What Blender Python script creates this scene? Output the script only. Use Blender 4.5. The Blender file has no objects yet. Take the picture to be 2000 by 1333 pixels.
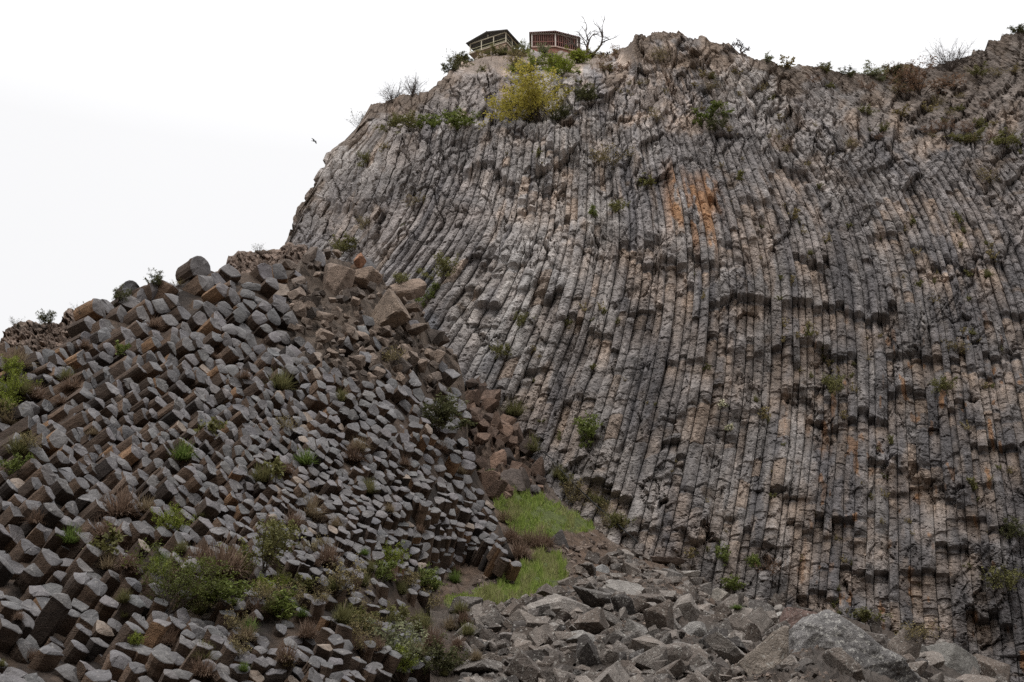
import bpy, math, random
import numpy as np
from mathutils import Vector, Matrix

random.seed(11)
RNG = np.random.default_rng(11)
SC = bpy.context.scene
COL = SC.collection
R = math.radians

# ------------------------------------------------------------------ camera
PITCH = R(22.0)
HALF = 0.404                      # tangent of half the horizontal field of view
CAMZ = 1.7
cam_d = bpy.data.cameras.new('camera')
cam = bpy.data.objects.new('camera', cam_d)
COL.objects.link(cam)
cam.location = (0, 0, CAMZ)
cam.rotation_euler = (math.pi/2 + PITCH, 0, 0)
cam_d.sensor_width = 36.0
cam_d.lens = 18.0/HALF
cam_d.clip_start = 0.5
cam_d.clip_end = 5000
SC.camera = cam
# ------------------------------------------------------------------ world: bright overcast
W = bpy.data.worlds.new('World'); SC.world = W
W.use_nodes = True
nt = W.node_tree; nt.nodes.clear()
N = nt.nodes.new; L = nt.links.new
out = N('ShaderNodeOutputWorld'); bg = N('ShaderNodeBackground')
sky = N('ShaderNodeTexSky'); sky.sky_type = 'NISHITA'; sky.sun_disc = False
SUN_EL, SUN_AZ = R(58), R(205)
sky.sun_elevation = SUN_EL; sky.sun_rotation = SUN_AZ
tc = N('ShaderNodeTexCoord'); sep = N('ShaderNodeSeparateXYZ')
L(tc.outputs['Generated'], sep.inputs[0])
ramp = N('ShaderNodeValToRGB')                      # overcast deck: brighter overhead
ramp.color_ramp.elements[0].position = 0.0; ramp.color_ramp.elements[0].color = (.10, .095, .09, 1)
e = ramp.color_ramp.elements.new(0.03); e.color = (1.05, 1.05, 1.065, 1)
e = ramp.color_ramp.elements.new(0.5); e.color = (1.12, 1.12, 1.13, 1)
ramp.color_ramp.elements[-1].position = 1.0; ramp.color_ramp.elements[-1].color = (2.6, 2.6, 2.63, 1)
L(sep.outputs['Z'], ramp.inputs[0])
cl = N('ShaderNodeTexNoise'); cl.inputs['Scale'].default_value = 1.6; cl.inputs['Detail'].default_value = 3
L(tc.outputs['Generated'], cl.inputs['Vector'])
mr = N('ShaderNodeMapRange'); mr.inputs[3].default_value = .96; mr.inputs[4].default_value = 1.03
L(cl.outputs['Fac'], mr.inputs[0])
mul = N('ShaderNodeVectorMath'); mul.operation = 'SCALE'
L(ramp.outputs[0], mul.inputs[0]); L(mr.outputs[0], mul.inputs['Scale'])
sc_ = N('ShaderNodeVectorMath'); sc_.operation = 'SCALE'; sc_.inputs['Scale'].default_value = .003
L(sky.outputs[0], sc_.inputs[0])
add = N('ShaderNodeVectorMath'); add.operation = 'ADD'
L(mul.outputs[0], add.inputs[0]); L(sc_.outputs[0], add.inputs[1])
L(add.outputs[0], bg.inputs[0]); bg.inputs[1].default_value = 0.85
L(bg.outputs[0], out.inputs[0])
sun_d = bpy.data.lights.new('sun', 'SUN'); sun_d.energy = 1.3; sun_d.angle = R(14); sun_d.color = (1, .965, .91)
sun = bpy.data.objects.new('sun', sun_d); COL.objects.link(sun)
sdir = Vector((math.sin(SUN_AZ)*math.cos(SUN_EL), math.cos(SUN_AZ)*math.cos(SUN_EL), math.sin(SUN_EL)))
sun.rotation_euler = sdir.to_track_quat('Z', 'Y').to_euler()
SC.view_settings.view_transform = 'Standard'; SC.view_settings.look = 'None'
SC.view_settings.exposure = 0.0; SC.view_settings.gamma = 1
SC.cycles.use_denoising = False
SC.cycles.max_bounces = 4; SC.cycles.diffuse_bounces = 2; SC.cycles.transparent_max_bounces = 4

# ------------------------------------------------------------------ geometry of the view
CT, ST = math.cos(PITCH), math.sin(PITCH)
def ray(px, py):
    sx = (np.asarray(px, float)-1000)/1000*HALF
    sy = (666.5-np.asarray(py, float))/1000*HALF
    yc = CT - sy*ST
    return sx/yc, (ST + sy*CT)/yc
def P3(px, py, Y):
    rx, rz = ray(px, py)
    Y = np.asarray(Y, float)
    return np.stack([rx*Y, Y+0*rx, CAMZ + rz*Y], -1)
PX = HALF/1000.0                  # one photo pixel at unit distance
def mpp(px, py, Y):               # metres per photo pixel
    sy = (666.5-np.asarray(py, float))/1000*HALF
    return PX*np.asarray(Y, float)/(CT - sy*ST)

# ------------------------------------------------------------------ noise
def _h(ix, iy, iz, seed):
    n = (ix.astype(np.int64)*374761393 + iy.astype(np.int64)*668265263 + iz.astype(np.int64)*2147483647 + seed*974634777) & 0xffffffff
    n = ((n ^ (n >> 13))*1274126177) & 0xffffffff
    n = ((n ^ (n >> 16))*2246822519) & 0xffffffff
    n = n ^ (n >> 13)
    return (n & 0xffffff)/float(0xffffff)
def hsh(a, b=0, seed=0):
    a = np.asarray(a); b = np.asarray(b)
    a, b = np.broadcast_arrays(a, b)
    return _h(a, b, np.zeros_like(a), seed)
def vnoise(x, y, z=0.0, seed=0):
    x, y, z = np.broadcast_arrays(np.asarray(x, float), np.asarray(y, float), np.asarray(z, float))
    ix, iy, iz = np.floor(x), np.floor(y), np.floor(z)
    fx, fy, fz = x-ix, y-iy, z-iz
    fx = fx*fx*(3-2*fx); fy = fy*fy*(3-2*fy); fz = fz*fz*(3-2*fz)
    r = 0
    for a in (0, 1):
        for b in (0, 1):
            for c in (0, 1):
                w = (fx if a else 1-fx)*(fy if b else 1-fy)*(fz if c else 1-fz)
                r = r + w*_h(ix+a, iy+b, iz+c, seed)
    return r*2-1
def fbm(x, y, z=0.0, seed=0, o=4, g=.5):
    r = 0; a = 1.0; t = 0
    for k in range(o):
        r = r + a*vnoise(x*2**k, y*2**k, np.asarray(z)*2**k, seed+k*17); t += a; a *= g
    return r/t
def voro(x, y, seed=0, jit=.95):
    ix, iy = np.floor(x), np.floor(y)
    F1 = np.full(x.shape, 9.0); F2 = np.full(x.shape, 9.0)
    ox = np.zeros(x.shape); oy = np.zeros(x.shape); cx = np.zeros(x.shape); cy = np.zeros(x.shape)
    for a in (-1, 0, 1):
        for b in (-1, 0, 1):
            gx, gy = ix+a, iy+b
            qx = gx+.5+jit*(hsh(gx, gy, seed)-.5); qy = gy+.5+jit*(hsh(gx, gy, seed+1)-.5)
            dx, dy = x-qx, y-qy
            d = np.hypot(dx, dy)
            m = d < F1
            F2 = np.where(m, F1, np.minimum(F2, d)); F1 = np.where(m, d, F1)
            ox = np.where(m, dx, ox); oy = np.where(m, dy, oy)
            cx = np.where(m, gx, cx); cy = np.where(m, gy, cy)
    return F1, F2, ox, oy, cx, cy
def facets(x, y, seed, tilt=1.0):
    """random tilted planes, one per cell: broken rock"""
    F1, F2, ox, oy, cx, cy = voro(x, y, seed)
    h = (hsh(cx, cy, seed+5)-.5) + tilt*((hsh(cx, cy, seed+6)-.5)*ox*2 + (hsh(cx, cy, seed+7)-.5)*oy*2)
    return h, F2-F1, hsh(cx, cy, seed+8)
def sstep(a, b, x):
    t = np.clip((x-a)/(b-a), 0, 1); return t*t*(3-2*t)
def lerp(a, b, t): return a + (b-a)*t
class TPS:
    def __init__(self, pts):
        a = np.array(pts, float); self.p = a[:, :2]/500.0; v = a[:, 2]
        n = len(a); K = self.k(self.p, self.p) + 1e-3*np.eye(n)
        Q = np.hstack([np.ones((n, 1)), self.p])
        A = np.block([[K, Q], [Q.T, np.zeros((3, 3))]])
        self.w = np.linalg.solve(A, np.concatenate([v, np.zeros(3)]))
    def k(self, a, b):
        r = np.sqrt(((a[:, None]-b[None])**2).sum(-1)) + 1e-9
        return r*r*np.log(r)
    def __call__(self, x, y):
        x, y = np.broadcast_arrays(np.asarray(x, float), np.asarray(y, float))
        q = np.stack([x.ravel(), y.ravel()], -1)/500.0
        out = []
        for i in range(0, len(q), 60000):
            c = q[i:i+60000]
            out.append(self.k(c, self.p)@self.w[:-3] + self.w[-3] + c@self.w[-2:])
        return np.concatenate(out).reshape(x.shape)

# ------------------------------------------------------------------ mesh helpers
class Acc:
    """collects polygons; build() links them as one mesh object"""
    def __init__(s): s.v = []; s.c = []; s.f = []; s.n = 0; s.m = []
    def add(s, v, faces, c, mi=0):
        v = np.asarray(v, float); s.v.append(v)
        c = np.asarray(c, float)
        s.c.append(np.broadcast_to(c, (len(v), 3)) if c.ndim == 1 else c)
        if isinstance(faces, np.ndarray):
            s.f.append((faces+s.n, np.full(len(faces), faces.shape[1])))
            s.m.append(np.full(len(faces), mi))
        else:
            s.f.append((np.concatenate([np.asarray(f) for f in faces])+s.n, np.array([len(f) for f in faces])))
            s.m.append(np.full(len(faces), mi))
        s.n += len(v)
    def mesh(s, name, mats, smooth=False, origin=None):
        V = np.concatenate(s.v); C = np.concatenate(s.c)
        if origin is not None: V = V - np.asarray(origin)
        lv = np.concatenate([a.ravel() for a, _ in s.f]).astype(np.int32)
        ln = np.concatenate([b for _, b in s.f]).astype(np.int32)
        me = bpy.data.meshes.new(name)
        me.vertices.add(len(V)); me.vertices.foreach_set('co', V.astype(np.float32).ravel())
        me.loops.add(len(lv)); me.loops.foreach_set('vertex_index', lv)
        me.polygons.add(len(ln))
        st = np.concatenate([[0], np.cumsum(ln)[:-1]]).astype(np.int32)
        me.polygons.foreach_set('loop_start', st)
        try: me.polygons.foreach_set('loop_total', ln)
        except Exception: pass
        me.polygons.foreach_set('material_index', np.concatenate(s.m).astype(np.int32))
        me.polygons.foreach_set('use_smooth', np.full(len(ln), smooth))
        at = me.color_attributes.new('Col', 'FLOAT_COLOR', 'POINT')
        C4 = np.concatenate([C, np.ones((len(C), 1))], 1)
        at.data.foreach_set('color', C4.astype(np.float32).ravel())
        for m in (mats if isinstance(mats, (list, tuple)) else [mats]): me.materials.append(m)
        me.update(calc_edges=True)
        me.validate()
        return me
    def build(s, name, mats, parent=None, smooth=False, origin=None):
        me = s.mesh(name, mats, smooth, origin)
        o = bpy.data.objects.new(name, me); COL.objects.link(o)
        if origin is not None and parent is None: o.location = Vector(origin)
        if parent is not None: o.parent = parent
        return o
def grid_faces(nr, nc):
    i = np.arange(nr-1)[:, None]*nc + np.arange(nc-1)[None]
    return np.stack([i, i+nc, i+nc+1, i+1], -1).reshape(-1, 4)
def tag(o, label=None, cat=None, group=None, kind=None):
    if label: o['label'] = label
    if cat: o['category'] = cat
    if group: o['group'] = group
    if kind: o['kind'] = kind
    return o
def empty(name, loc, rz=0):
    o = bpy.data.objects.new(name, None); COL.objects.link(o)
    o.location = Vector(loc); o.rotation_euler = (0, 0, rz); o.empty_display_size = .3
    return o
def copy_tree(root):
    r = root.copy(); COL.objects.link(r)
    for ch in root.children:
        c = ch.copy(); COL.objects.link(c); c.parent = r
    return r

# ------------------------------------------------------------------ materials
def mat_rock(name, scale=1.0, bump=.5, bdist=.1, var=.35, lichen=0.0, lich_col=(.52, .50, .46), rough=.9, stretch=(1, 1, 1), spec=.25, crack=0.0):
    m = bpy.data.materials.new(name); m.use_nodes = True
    nt = m.node_tree; N = nt.nodes.new; L = nt.links.new
    b = nt.nodes['Principled BSDF']; b.inputs['Roughness'].default_value = rough
    b.inputs['Specular IOR Level'].default_value = spec
    at = N('ShaderNodeAttribute'); at.attribute_name = 'Col'
    geo = N('ShaderNodeNewGeometry'); mp = N('ShaderNodeMapping'); mp.inputs['Scale'].default_value = stretch
    L(geo.outputs['Position'], mp.inputs[0])
    def noise(s, d, r=.6):
        n = N('ShaderNodeTexNoise'); n.inputs['Scale'].default_value = s*scale; n.inputs['Detail'].default_value = d
        n.inputs['Roughness'].default_value = r; L(mp.outputs[0], n.inputs['Vector']); return n
    n1 = noise(.9, 6, .7); n2 = noise(6, 5, .75); n3 = noise(.25, 3)
    def mrange(src, a, b_, lo=0.3, hi=.7):
        r = N('ShaderNodeMapRange'); r.inputs[1].default_value = lo; r.inputs[2].default_value = hi
        r.inputs[3].default_value = a; r.inputs[4].default_value = b_; L(src, r.inputs[0]); return r.outputs[0]
    def math_(op, a, b_):
        q = N('ShaderNodeMath'); q.operation = op
        for i, s_ in enumerate((a, b_)):
            if isinstance(s_, (int, float)): q.inputs[i].default_value = s_
            else: L(s_, q.inputs[i])
        return q.outputs[0]
    f = math_('MULTIPLY', mrange(n1.outputs['Fac'], 1-var, 1+var), mrange(n2.outputs['Fac'], 1-var*.7, 1+var*.7))
    f = math_('MULTIPLY', f, mrange(n3.outputs['Fac'], 1-var*.5, 1+var*.5))
    vm = N('ShaderNodeVectorMath'); vm.operation = 'SCALE'; L(at.outputs['Color'], vm.inputs[0]); L(f, vm.inputs['Scale'])
    colr = vm.outputs[0]
    if lichen > 0:
        ln = noise(3.2, 7, .75)
        fac = mrange(ln.outputs['Fac'], 0, 1, .60-lichen*.1, .66-lichen*.1)
        mx = N('ShaderNodeMix'); mx.data_type = 'RGBA'; L(math_('MULTIPLY', fac, .75), mx.inputs[0])
        L(colr, mx.inputs[6]); mx.inputs[7].default_value = (*lich_col, 1); colr = mx.outputs[2]
    L(colr, b.inputs['Base Color'])
    vo = N('ShaderNodeTexVoronoi'); vo.feature = 'DISTANCE_TO_EDGE'; vo.inputs['Scale'].default_value = 1.3*scale
    L(mp.outputs[0], vo.inputs['Vector'])
    hgt = math_('ADD', math_('MULTIPLY', n2.outputs['Fac'], .7), n1.outputs['Fac'])
    if crack > 0:
        hgt = math_('ADD', hgt, math_('MULTIPLY', mrange(vo.outputs['Distance'], 0, 1, 0, .06), crack))
    bp = N('ShaderNodeBump'); bp.inputs['Strength'].default_value = bump; bp.inputs['Distance'].default_value = bdist
    L(hgt, bp.inputs['Height']); L(bp.outputs[0], b.inputs['Normal'])
    return m
def mat_plain(name, col, rough=.8, var=.25, scale=4.0, spec=.3, trans=0.0):
    m = bpy.data.materials.new(name); m.use_nodes = True
    nt = m.node_tree; b = nt.nodes['Principled BSDF']
    n = nt.nodes.new('ShaderNodeTexNoise'); n.inputs['Scale'].default_value = scale; n.inputs['Detail'].default_value = 4
    g = nt.nodes.new('ShaderNodeNewGeometry'); nt.links.new(g.outputs['Position'], n.inputs['Vector'])
    r = nt.nodes.new('ShaderNodeMapRange'); r.inputs[1].default_value = .3; r.inputs[2].default_value = .7
    r.inputs[3].default_value = 1-var; r.inputs[4].default_value = 1+var
    nt.links.new(n.outputs['Fac'], r.inputs[0])
    v = nt.nodes.new('ShaderNodeVectorMath'); v.operation = 'SCALE'
    a = nt.nodes.new('ShaderNodeAttribute'); a.attribute_name = 'Col'
    v.inputs[0].default_value = col
    if col is None or len(col) == 0: pass
    nt.links.new(r.outputs[0], v.inputs['Scale']); nt.links.new(v.outputs[0], b.inputs['Base Color'])
    b.inputs['Roughness'].default_value = rough; b.inputs['Specular IOR Level'].default_value = spec
    return m
def mat_leaf(name):
    m = bpy.data.materials.new(name); m.use_nodes = True
    nt = m.node_tree; b = nt.nodes['Principled BSDF']
    a = nt.nodes.new('ShaderNodeAttribute'); a.attribute_name = 'Col'
    nt.links.new(a.outputs['Color'], b.inputs['Base Color'])
    b.inputs['Roughness'].default_value = .7; b.inputs['Specular IOR Level'].default_value = .2
    tr = nt.nodes.new('ShaderNodeBsdfTranslucent'); nt.links.new(a.outputs['Color'], tr.inputs['Color'])
    mx = nt.nodes.new('ShaderNodeMixShader'); mx.inputs[0].default_value = .3
    nt.links.new(b.outputs[0], mx.inputs[1]); nt.links.new(tr.outputs[0], mx.inputs[2])
    nt.links.new(mx.outputs[0], nt.nodes['Material Output'].inputs[0])
    return m
M_CLIFF = mat_rock('cliff_basalt', scale=.7, bump=.8, bdist=.30, var=.42, stretch=(1.0, 1.0, 1.7), crack=.4)
M_CAP = mat_rock('column_end_basalt', scale=2.2, bump=.6, bdist=.12, var=.28, lichen=.3, lich_col=(.30, .285, .265), rough=.75, spec=.4)
M_SIDE = mat_rock('column_side_basalt', scale=2.0, bump=.8, bdist=.12, var=.38, stretch=(1, 1, 2.2), rough=.9, crack=.2)
M_BOULD = mat_rock('boulder_basalt', scale=1.9, bump=.9, bdist=.14, var=.36, lichen=.35, crack=.15)
M_HUGE = mat_rock('great_boulder_basalt', scale=1.6, bump=1.0, bdist=.2, var=.5, lichen=.7, crack=.06)
M_BOULD2 = mat_rock('brown_broken_basalt', scale=1.5, bump=.9, bdist=.16, var=.42, crack=.3)
M_EARTH = mat_rock('earth', scale=2.0, bump=1.0, bdist=.18, var=.45, crack=.1)
M_LEAF = mat_leaf('leaves')
M_TWIG = mat_plain('bark', (.075, .058, .048), .9, .3, 5)

# ================================================================== 1. MAIN CLIFF
OUT_CLIFF = [(500, 560), (540, 505), (548, 485), (560, 460), (575, 430), (598, 375), (612, 345), (640, 322), (655, 295), (690, 266), (697, 225),
    (712, 210), (745, 199), (790, 185), (830, 178), (870, 148), (880, 135), (905, 114), (935, 106), (985, 100), (1040, 99), (1100, 99), (1150, 106),
    (1195, 104), (1215, 95), (1235, 78), (1245, 70), (1265, 77), (1290, 61), (1330, 64), (1345, 72), (1365, 66), (1385, 80), (1425, 86), (1440, 102), (1480, 118),
    (1540, 128), (1590, 125), (1640, 139), (1700, 148), (1740, 142), (1780, 127), (1830, 124), (1870, 120), (1905, 98), (1940, 80), (1985, 58), (2050, 50), (2400, 10)]
oc = np.array(OUT_CLIFF, float)
def cliff_top(px): return np.interp(px, oc[:, 0], oc[:, 1])
GY = np.array([-60, 50, 150, 250, 350, 450, 550, 650, 800, 950, 1100, 1400.])
G = np.array([
 [900, 850, 762, 692, 613, 566, 527, 462, 365, 268, 170, -40],
 [900, 880, 860, 840, 815, 768, 690, 600, 470, 350, 230, 0],
 [990, 980, 970, 955, 935, 900, 832, 750, 620, 500, 380, 150],
 [1065, 1060, 1055, 1046, 1038, 1020, 977, 925, 848, 765, 685, 530],
 [1115, 1120, 1125, 1127, 1127, 1122, 1102, 1070, 1010, 950, 880, 750],
 [1160, 1180, 1200, 1215, 1225, 1235, 1226, 1206, 1165, 1115, 1060, 950],
 [1200, 1240, 1275, 1300, 1322, 1340, 1345, 1336, 1310, 1275, 1235, 1150],
 [1230, 1290, 1340, 1380, 1412, 1440, 1455, 1456, 1445, 1422, 1395, 1335],
 [1240, 1330, 1410, 1470, 1520, 1555, 1575, 1581, 1580, 1566, 1550, 1520],
 [1260, 1380, 1485, 1570, 1632, 1675, 1700, 1713, 1720, 1720, 1720, 1720],
 [1290, 1440, 1565, 1670, 1745, 1795, 1825, 1845, 1865, 1880, 1893, 1920],
 [1330, 1510, 1655, 1775, 1857, 1910, 1947, 1975, 2007, 2037, 2066, 2125],
 [1390, 1590, 1750, 1880, 1972, 2030, 2072, 2105, 2147, 2190, 2230, 2310],
 [1460, 1680, 1850, 1990, 2090, 2155, 2203, 2240, 2292, 2342, 2390, 2480],
 [1540, 1780, 1960, 2105, 2210, 2280, 2333, 2375, 2432, 2487, 2540, 2640],
 [1640, 1890, 2080, 2230, 2340, 2412, 2465, 2510, 2570, 2630, 2685, 2790],
 [1750, 2010, 2200, 2350, 2460, 2540, 2590, 2640, 2700, 2760, 2820, 2930],
 [1870, 2140, 2330, 2480, 2590, 2670, 2720, 2770, 2830, 2890, 2950, 3060]], float)
def flow_x(u, y):
    """pixel x of flow line u (guide index, float) at pixel y"""
    g = np.array([np.interp(y, GY, G[k]) for k in range(len(G))]) if np.ndim(y) == 0 else None
    u = np.asarray(u, float); y = np.asarray(y, float)
    # catmull-rom in y for smooth bends
    def gy(k, yy):
        i = np.clip(np.searchsorted(GY, yy, side='right')-1, 0, len(GY)-2)
        t = (yy-GY[i])/(GY[i+1]-GY[i])
        sl = np.gradient(G, GY, axis=1)
        h = GY[i+1]-GY[i]
        p0, p1, m0, m1 = G[k, i], G[k, i+1], sl[k, i]*h, sl[k, i+1]*h
        return (2*t**3-3*t**2+1)*p0 + (t**3-2*t**2+t)*m0 + (-2*t**3+3*t**2)*p1 + (t**3-t**2)*m1
    k = np.clip(np.floor(u).astype(int), 0, len(G)-2); f = u-k
    return gy(k, y)*(1-f) + gy(k+1, y)*f
def cliff_Y(px, py):
    rx, rz = ray(px, py)
    Y0 = 110.0 + 26*sstep(900, 520, px)**1.3 + 5*np.sin(px/260.0) - 3*sstep(1500, 2100, px)
    Y = Y0/(1-.26*rz)
    back = sstep(860, 900, px)*sstep(1240, 1190, px)*sstep(150, 100, py)      # planted slope below the pavilions
    back2 = sstep(1560, 1760, px)*sstep(330, 120, py)
    back3 = sstep(690, 740, px)*sstep(1120, 1060, px)*sstep(247, 238, py)     # the ledge
    return Y + 34*back + 12*back2 + 2.6*back3
U0, U1 = 0.0, 16.4
# column boundaries
bounds = [U0]
while bounds[-1] < U1:
    ub = bounds[-1]; gap_ = float(flow_x(min(ub+.3, 16.5), 450.)-flow_x(min(ub+.3, 16.5)-.3, 450.))/.3
    bounds.append(ub + random.uniform(11, 20)*(1.0 if random.random() > .12 else 1.35)*(1 if ub < 12.5 else 1.6)/gap_)
bounds = np.array(bounds)
ncol = len(bounds)-1
FR = np.array([0, .035, .12, .27, .40, .52, .64, .76, .89, .965])
NR = 640
cu = (bounds[:-1, None] + (bounds[1:]-bounds[:-1])[:, None]*FR[None])         # ncol x 10
cj = np.repeat(np.arange(ncol), len(FR)); cf = np.tile(FR, ncol); cu = cu.ravel()
# top of each line
ys = np.linspace(1340, 20, 661)
X = flow_x(cu[None], ys[:, None]+0*cu[None])
inside = (ys[:, None] > cliff_top(X)) | (ys[:, None] > 262)
topi = np.argmax(~inside & (ys[:, None] < 560), axis=0)
ptop = ys[np.maximum(topi-1, 0)]
xt_ = flow_x(cu, ptop); ptop = ptop + 5*vnoise(xt_/34, 0, 0, 3) + 4*vnoise(xt_/14, 0, 0, 7) + 2*vnoise(xt_/6, 0, 0, 8)
# shared line noise so the skyline is rocky
v = np.linspace(0, 1, NR)[:, None]
ybot = 1385.0
PYg = ptop[None]*(1-v) + ybot*v
wob = (.015+.05*sstep(420, 200, PYg))*fbm(cu[None]*2.2, PYg/80.0, 0, 5, 3)
PXg = flow_x(cu[None]+wob, PYg) + np.exp(-cu[None]/.5)*(15*fbm(PYg/42, 0*PYg, 0, 9, 4)+3*np.sign(vnoise(PYg/17, 0, 0, 10)))
big = 2.2*fbm(PXg/210, PYg/260, 0, 70, 3) + 1.0*fbm(PXg/70, PYg/190, 0, 71, 2)*sstep(650, 900, PXg)
Yg = cliff_Y(PXg, PYg) - big
base = P3(PXg, PYg, Yg)
S = base[..., 2]                                                              # height, metres
CX = (np.arange(ncol)[cj])[None] + 0*S                                        # column id
cen_px = flow_x((bounds[:-1]+bounds[1:])[cj][None]/2 + 0*PYg, PYg)
# normals of the base sheet
dU = np.gradient(base, axis=1); dV = np.gradient(base, axis=0)
Nn = np.cross(dV, dU); Nn /= np.linalg.norm(Nn, axis=-1, keepdims=True)+1e-9
Nn = np.where(Nn[..., 1:2] > 0, -Nn, Nn)
Nn[..., 2] = np.clip(Nn[..., 2], -.1, .35)
Nn /= np.linalg.norm(Nn, axis=-1, keepdims=True)
# ---- breaks: where outer columns have fallen away
BR = [[(885, 335), (930, 322), (965, 335), (1000, 365)], [(1010, 395), (1060, 405), (1105, 422)], [(1440, 402), (1475, 398), (1512, 410)],
 [(1398, 580), (1450, 582), (1500, 594), (1550, 592), (1640, 590)], [(1300, 688), (1350, 708), (1398, 722)], [(1650, 618), (1700, 626), (1742, 600)],
 [(1238, 603), (1292, 600)], [(1298, 546), (1352, 556)], [(1570, 668), (1622, 674)], [(1795, 704), (1850, 695), (1885, 690)], [(1925, 702), (2010, 692)],
 [(1512, 318), (1572, 346)], [(1732, 772), (1795, 764)], [(1268, 848), (1330, 872)], [(1098, 618), (1150, 640), (1195, 664)],
 [(1612, 1048), (1690, 1062)], [(1850, 1008), (1900, 1012), (1960, 1034)], [(1890, 1200), (1985, 1206)], [(1778, 1130), (1850, 1118)], [(1655, 1110), (1722, 1122)],
 [(928, 506), (978, 545), (1015, 508)], [(1200, 478), (1285, 470)], [(1470, 690), (1520, 680), (1560, 700)], [(1160, 940), (1225, 975)],
 [(1700, 468), (1760, 460)], [(1860, 360), (1930, 372)], [(1805, 520), (1860, 512)], [(1880, 520), (1910, 518)], [(1000, 390), (1040, 405)], [(1080, 300), (1130, 310)],
 [(1380, 640), (1420, 640)], [(1600, 690), (1660, 700)], [(1740, 690), (1800, 700)], [(1830, 780), (1880, 790)], [(1680, 820), (1720, 818)], [(1580, 820), (1650, 830)],
 [(1900, 870), (1990, 880)], [(1500, 960), (1560, 965)], [(1420, 1010), (1470, 1015)], [(1750, 960), (1830, 955)], [(1700, 905), (1750, 900)], [(1830, 1060), (1890, 1068)],
 [(1230, 500), (1330, 520)], [(1350, 500), (1420, 520)], [(1560, 505), (1610, 508)], [(640, 395), (700, 410)], [(900, 560), (960, 600)], [(1040, 560), (1090, 575)],
 [(1880, 505), (1960, 520)], [(1935, 620), (2010, 612)], [(1560, 1160), (1640, 1172)], [(1730, 1225), (1800, 1218)], [(1530, 770), (1570, 775)]]
for k in range(60):
    x = random.uniform(900, 1980); y = random.uniform(330, 1180); w = random.uniform(10, 60)
    BR.append([(x-w, y+random.uniform(-6, 6)), (x+w, y+random.uniform(-6, 6))])
rec = np.zeros_like(S); tan_w = np.zeros_like(S)
for k, b in enumerate(BR):
    b = np.array(b, float)
    jit = (hsh(CX, k, 91)-.5)*(16 if k < 60 else 30)
    yb = np.interp(cen_px, b[:, 0], b[:, 1]) + jit + 7*np.sign(hsh(CX, k, 92)-.8)
    on = (cen_px > b[0, 0]-6) & (cen_px < b[-1, 0]+6) & (hsh(CX, k, 199) < (.95 if k < 60 else .75))
    A = .65 + .55*hsh(k, 0, 93) + .3*(hsh(CX, k, 94)-.5)
    Ln = 40 + 100*hsh(k, 1, 95) + 60*(hsh(CX, k, 96)-.5)
    d = PYg - yb
    A = A*(1.3 if k < 60 else .6)
    r = np.where(on & (d > 0), A*np.clip(1-d/Ln, 0, 1)**.7*np.clip(d/(5+5*hsh(CX, k, 191)), 0, 1), 0)
    rec = np.maximum(rec, r)
    # lip: the hanging stub pushes out a little
    rec = rec - np.where(on & (d <= 0) & (d > -30), .30*(1+d/30), 0)
    tan_w = np.maximum(tan_w, np.where(on & (d > 11), np.clip(1.2-d/(Ln*.75), 0, 1), 0))
# ---- one column's own relief
irr = np.clip(sstep(330, 215, PYg + 22*fbm(cen_px/120, PYg/60, 0, 8, 2)) + .9*sstep(1350, 1700, PXg)*sstep(420, 260, PYg) + .35*sstep(740, 640, PXg)
      + .55*np.exp(-((PXg-1250)/170)**2-((PYg-500)/55)**2), 0, 1)
wcol = (bounds[1:]-bounds[:-1])[cj][None]*115*mpp(PXg, PYg, Yg)                # metres wide
cen = .5 + .24*(hsh(CX, 0, 21)-.5)
f = cf[None]+0*S
c1 = .16 + .22*hsh(CX, 1, 22); c2 = .16 + .22*hsh(CX, 2, 23)
prof = np.minimum(np.clip(f/c1, 0, 1), np.clip((1-f)/c2, 0, 1))
slope = (f-.5)*(hsh(CX, 3, 24)-.5)*.7
relief = wcol*(.50*prof + slope)*(1+.9*sstep(950, 700, PXg))
coff = (hsh(CX, 4, 25)-.5)*.45 + .3*vnoise(CX*.9, S/9.0, 0, 26)
# joints across the column
hj = 1.2 + 3.2*hsh(CX, 5, 27)
sj = S/hj + 10*hsh(CX, 6, 28) + .16*vnoise(CX*1.7, S/1.3, 0, 29) + .15*f*(hsh(CX, 7, 40)-.5)*2
bj = np.floor(sj); fj = sj-bj
blk = (hsh(CX, bj, 30)-.5)*.20 + (hsh(CX, bj, 31)-.5)*.26*(fj-.5) + (hsh(CX, bj, 33)-.5)*.42*(f-.5)
crack = -.16*(np.minimum(fj, 1-fj)*hj < .075)*(hsh(CX, bj, 32) > .35)
rough = .09*fbm(cu[None]*16, S/.9, 0, 34, 3) + .16*facets(cu[None]*9+S*0, S/1.2, 35)[0] + .10*facets(cu[None]*20+S*0, S/.6, 36)[0]
colD = relief + coff + blk + crack + rough
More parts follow.
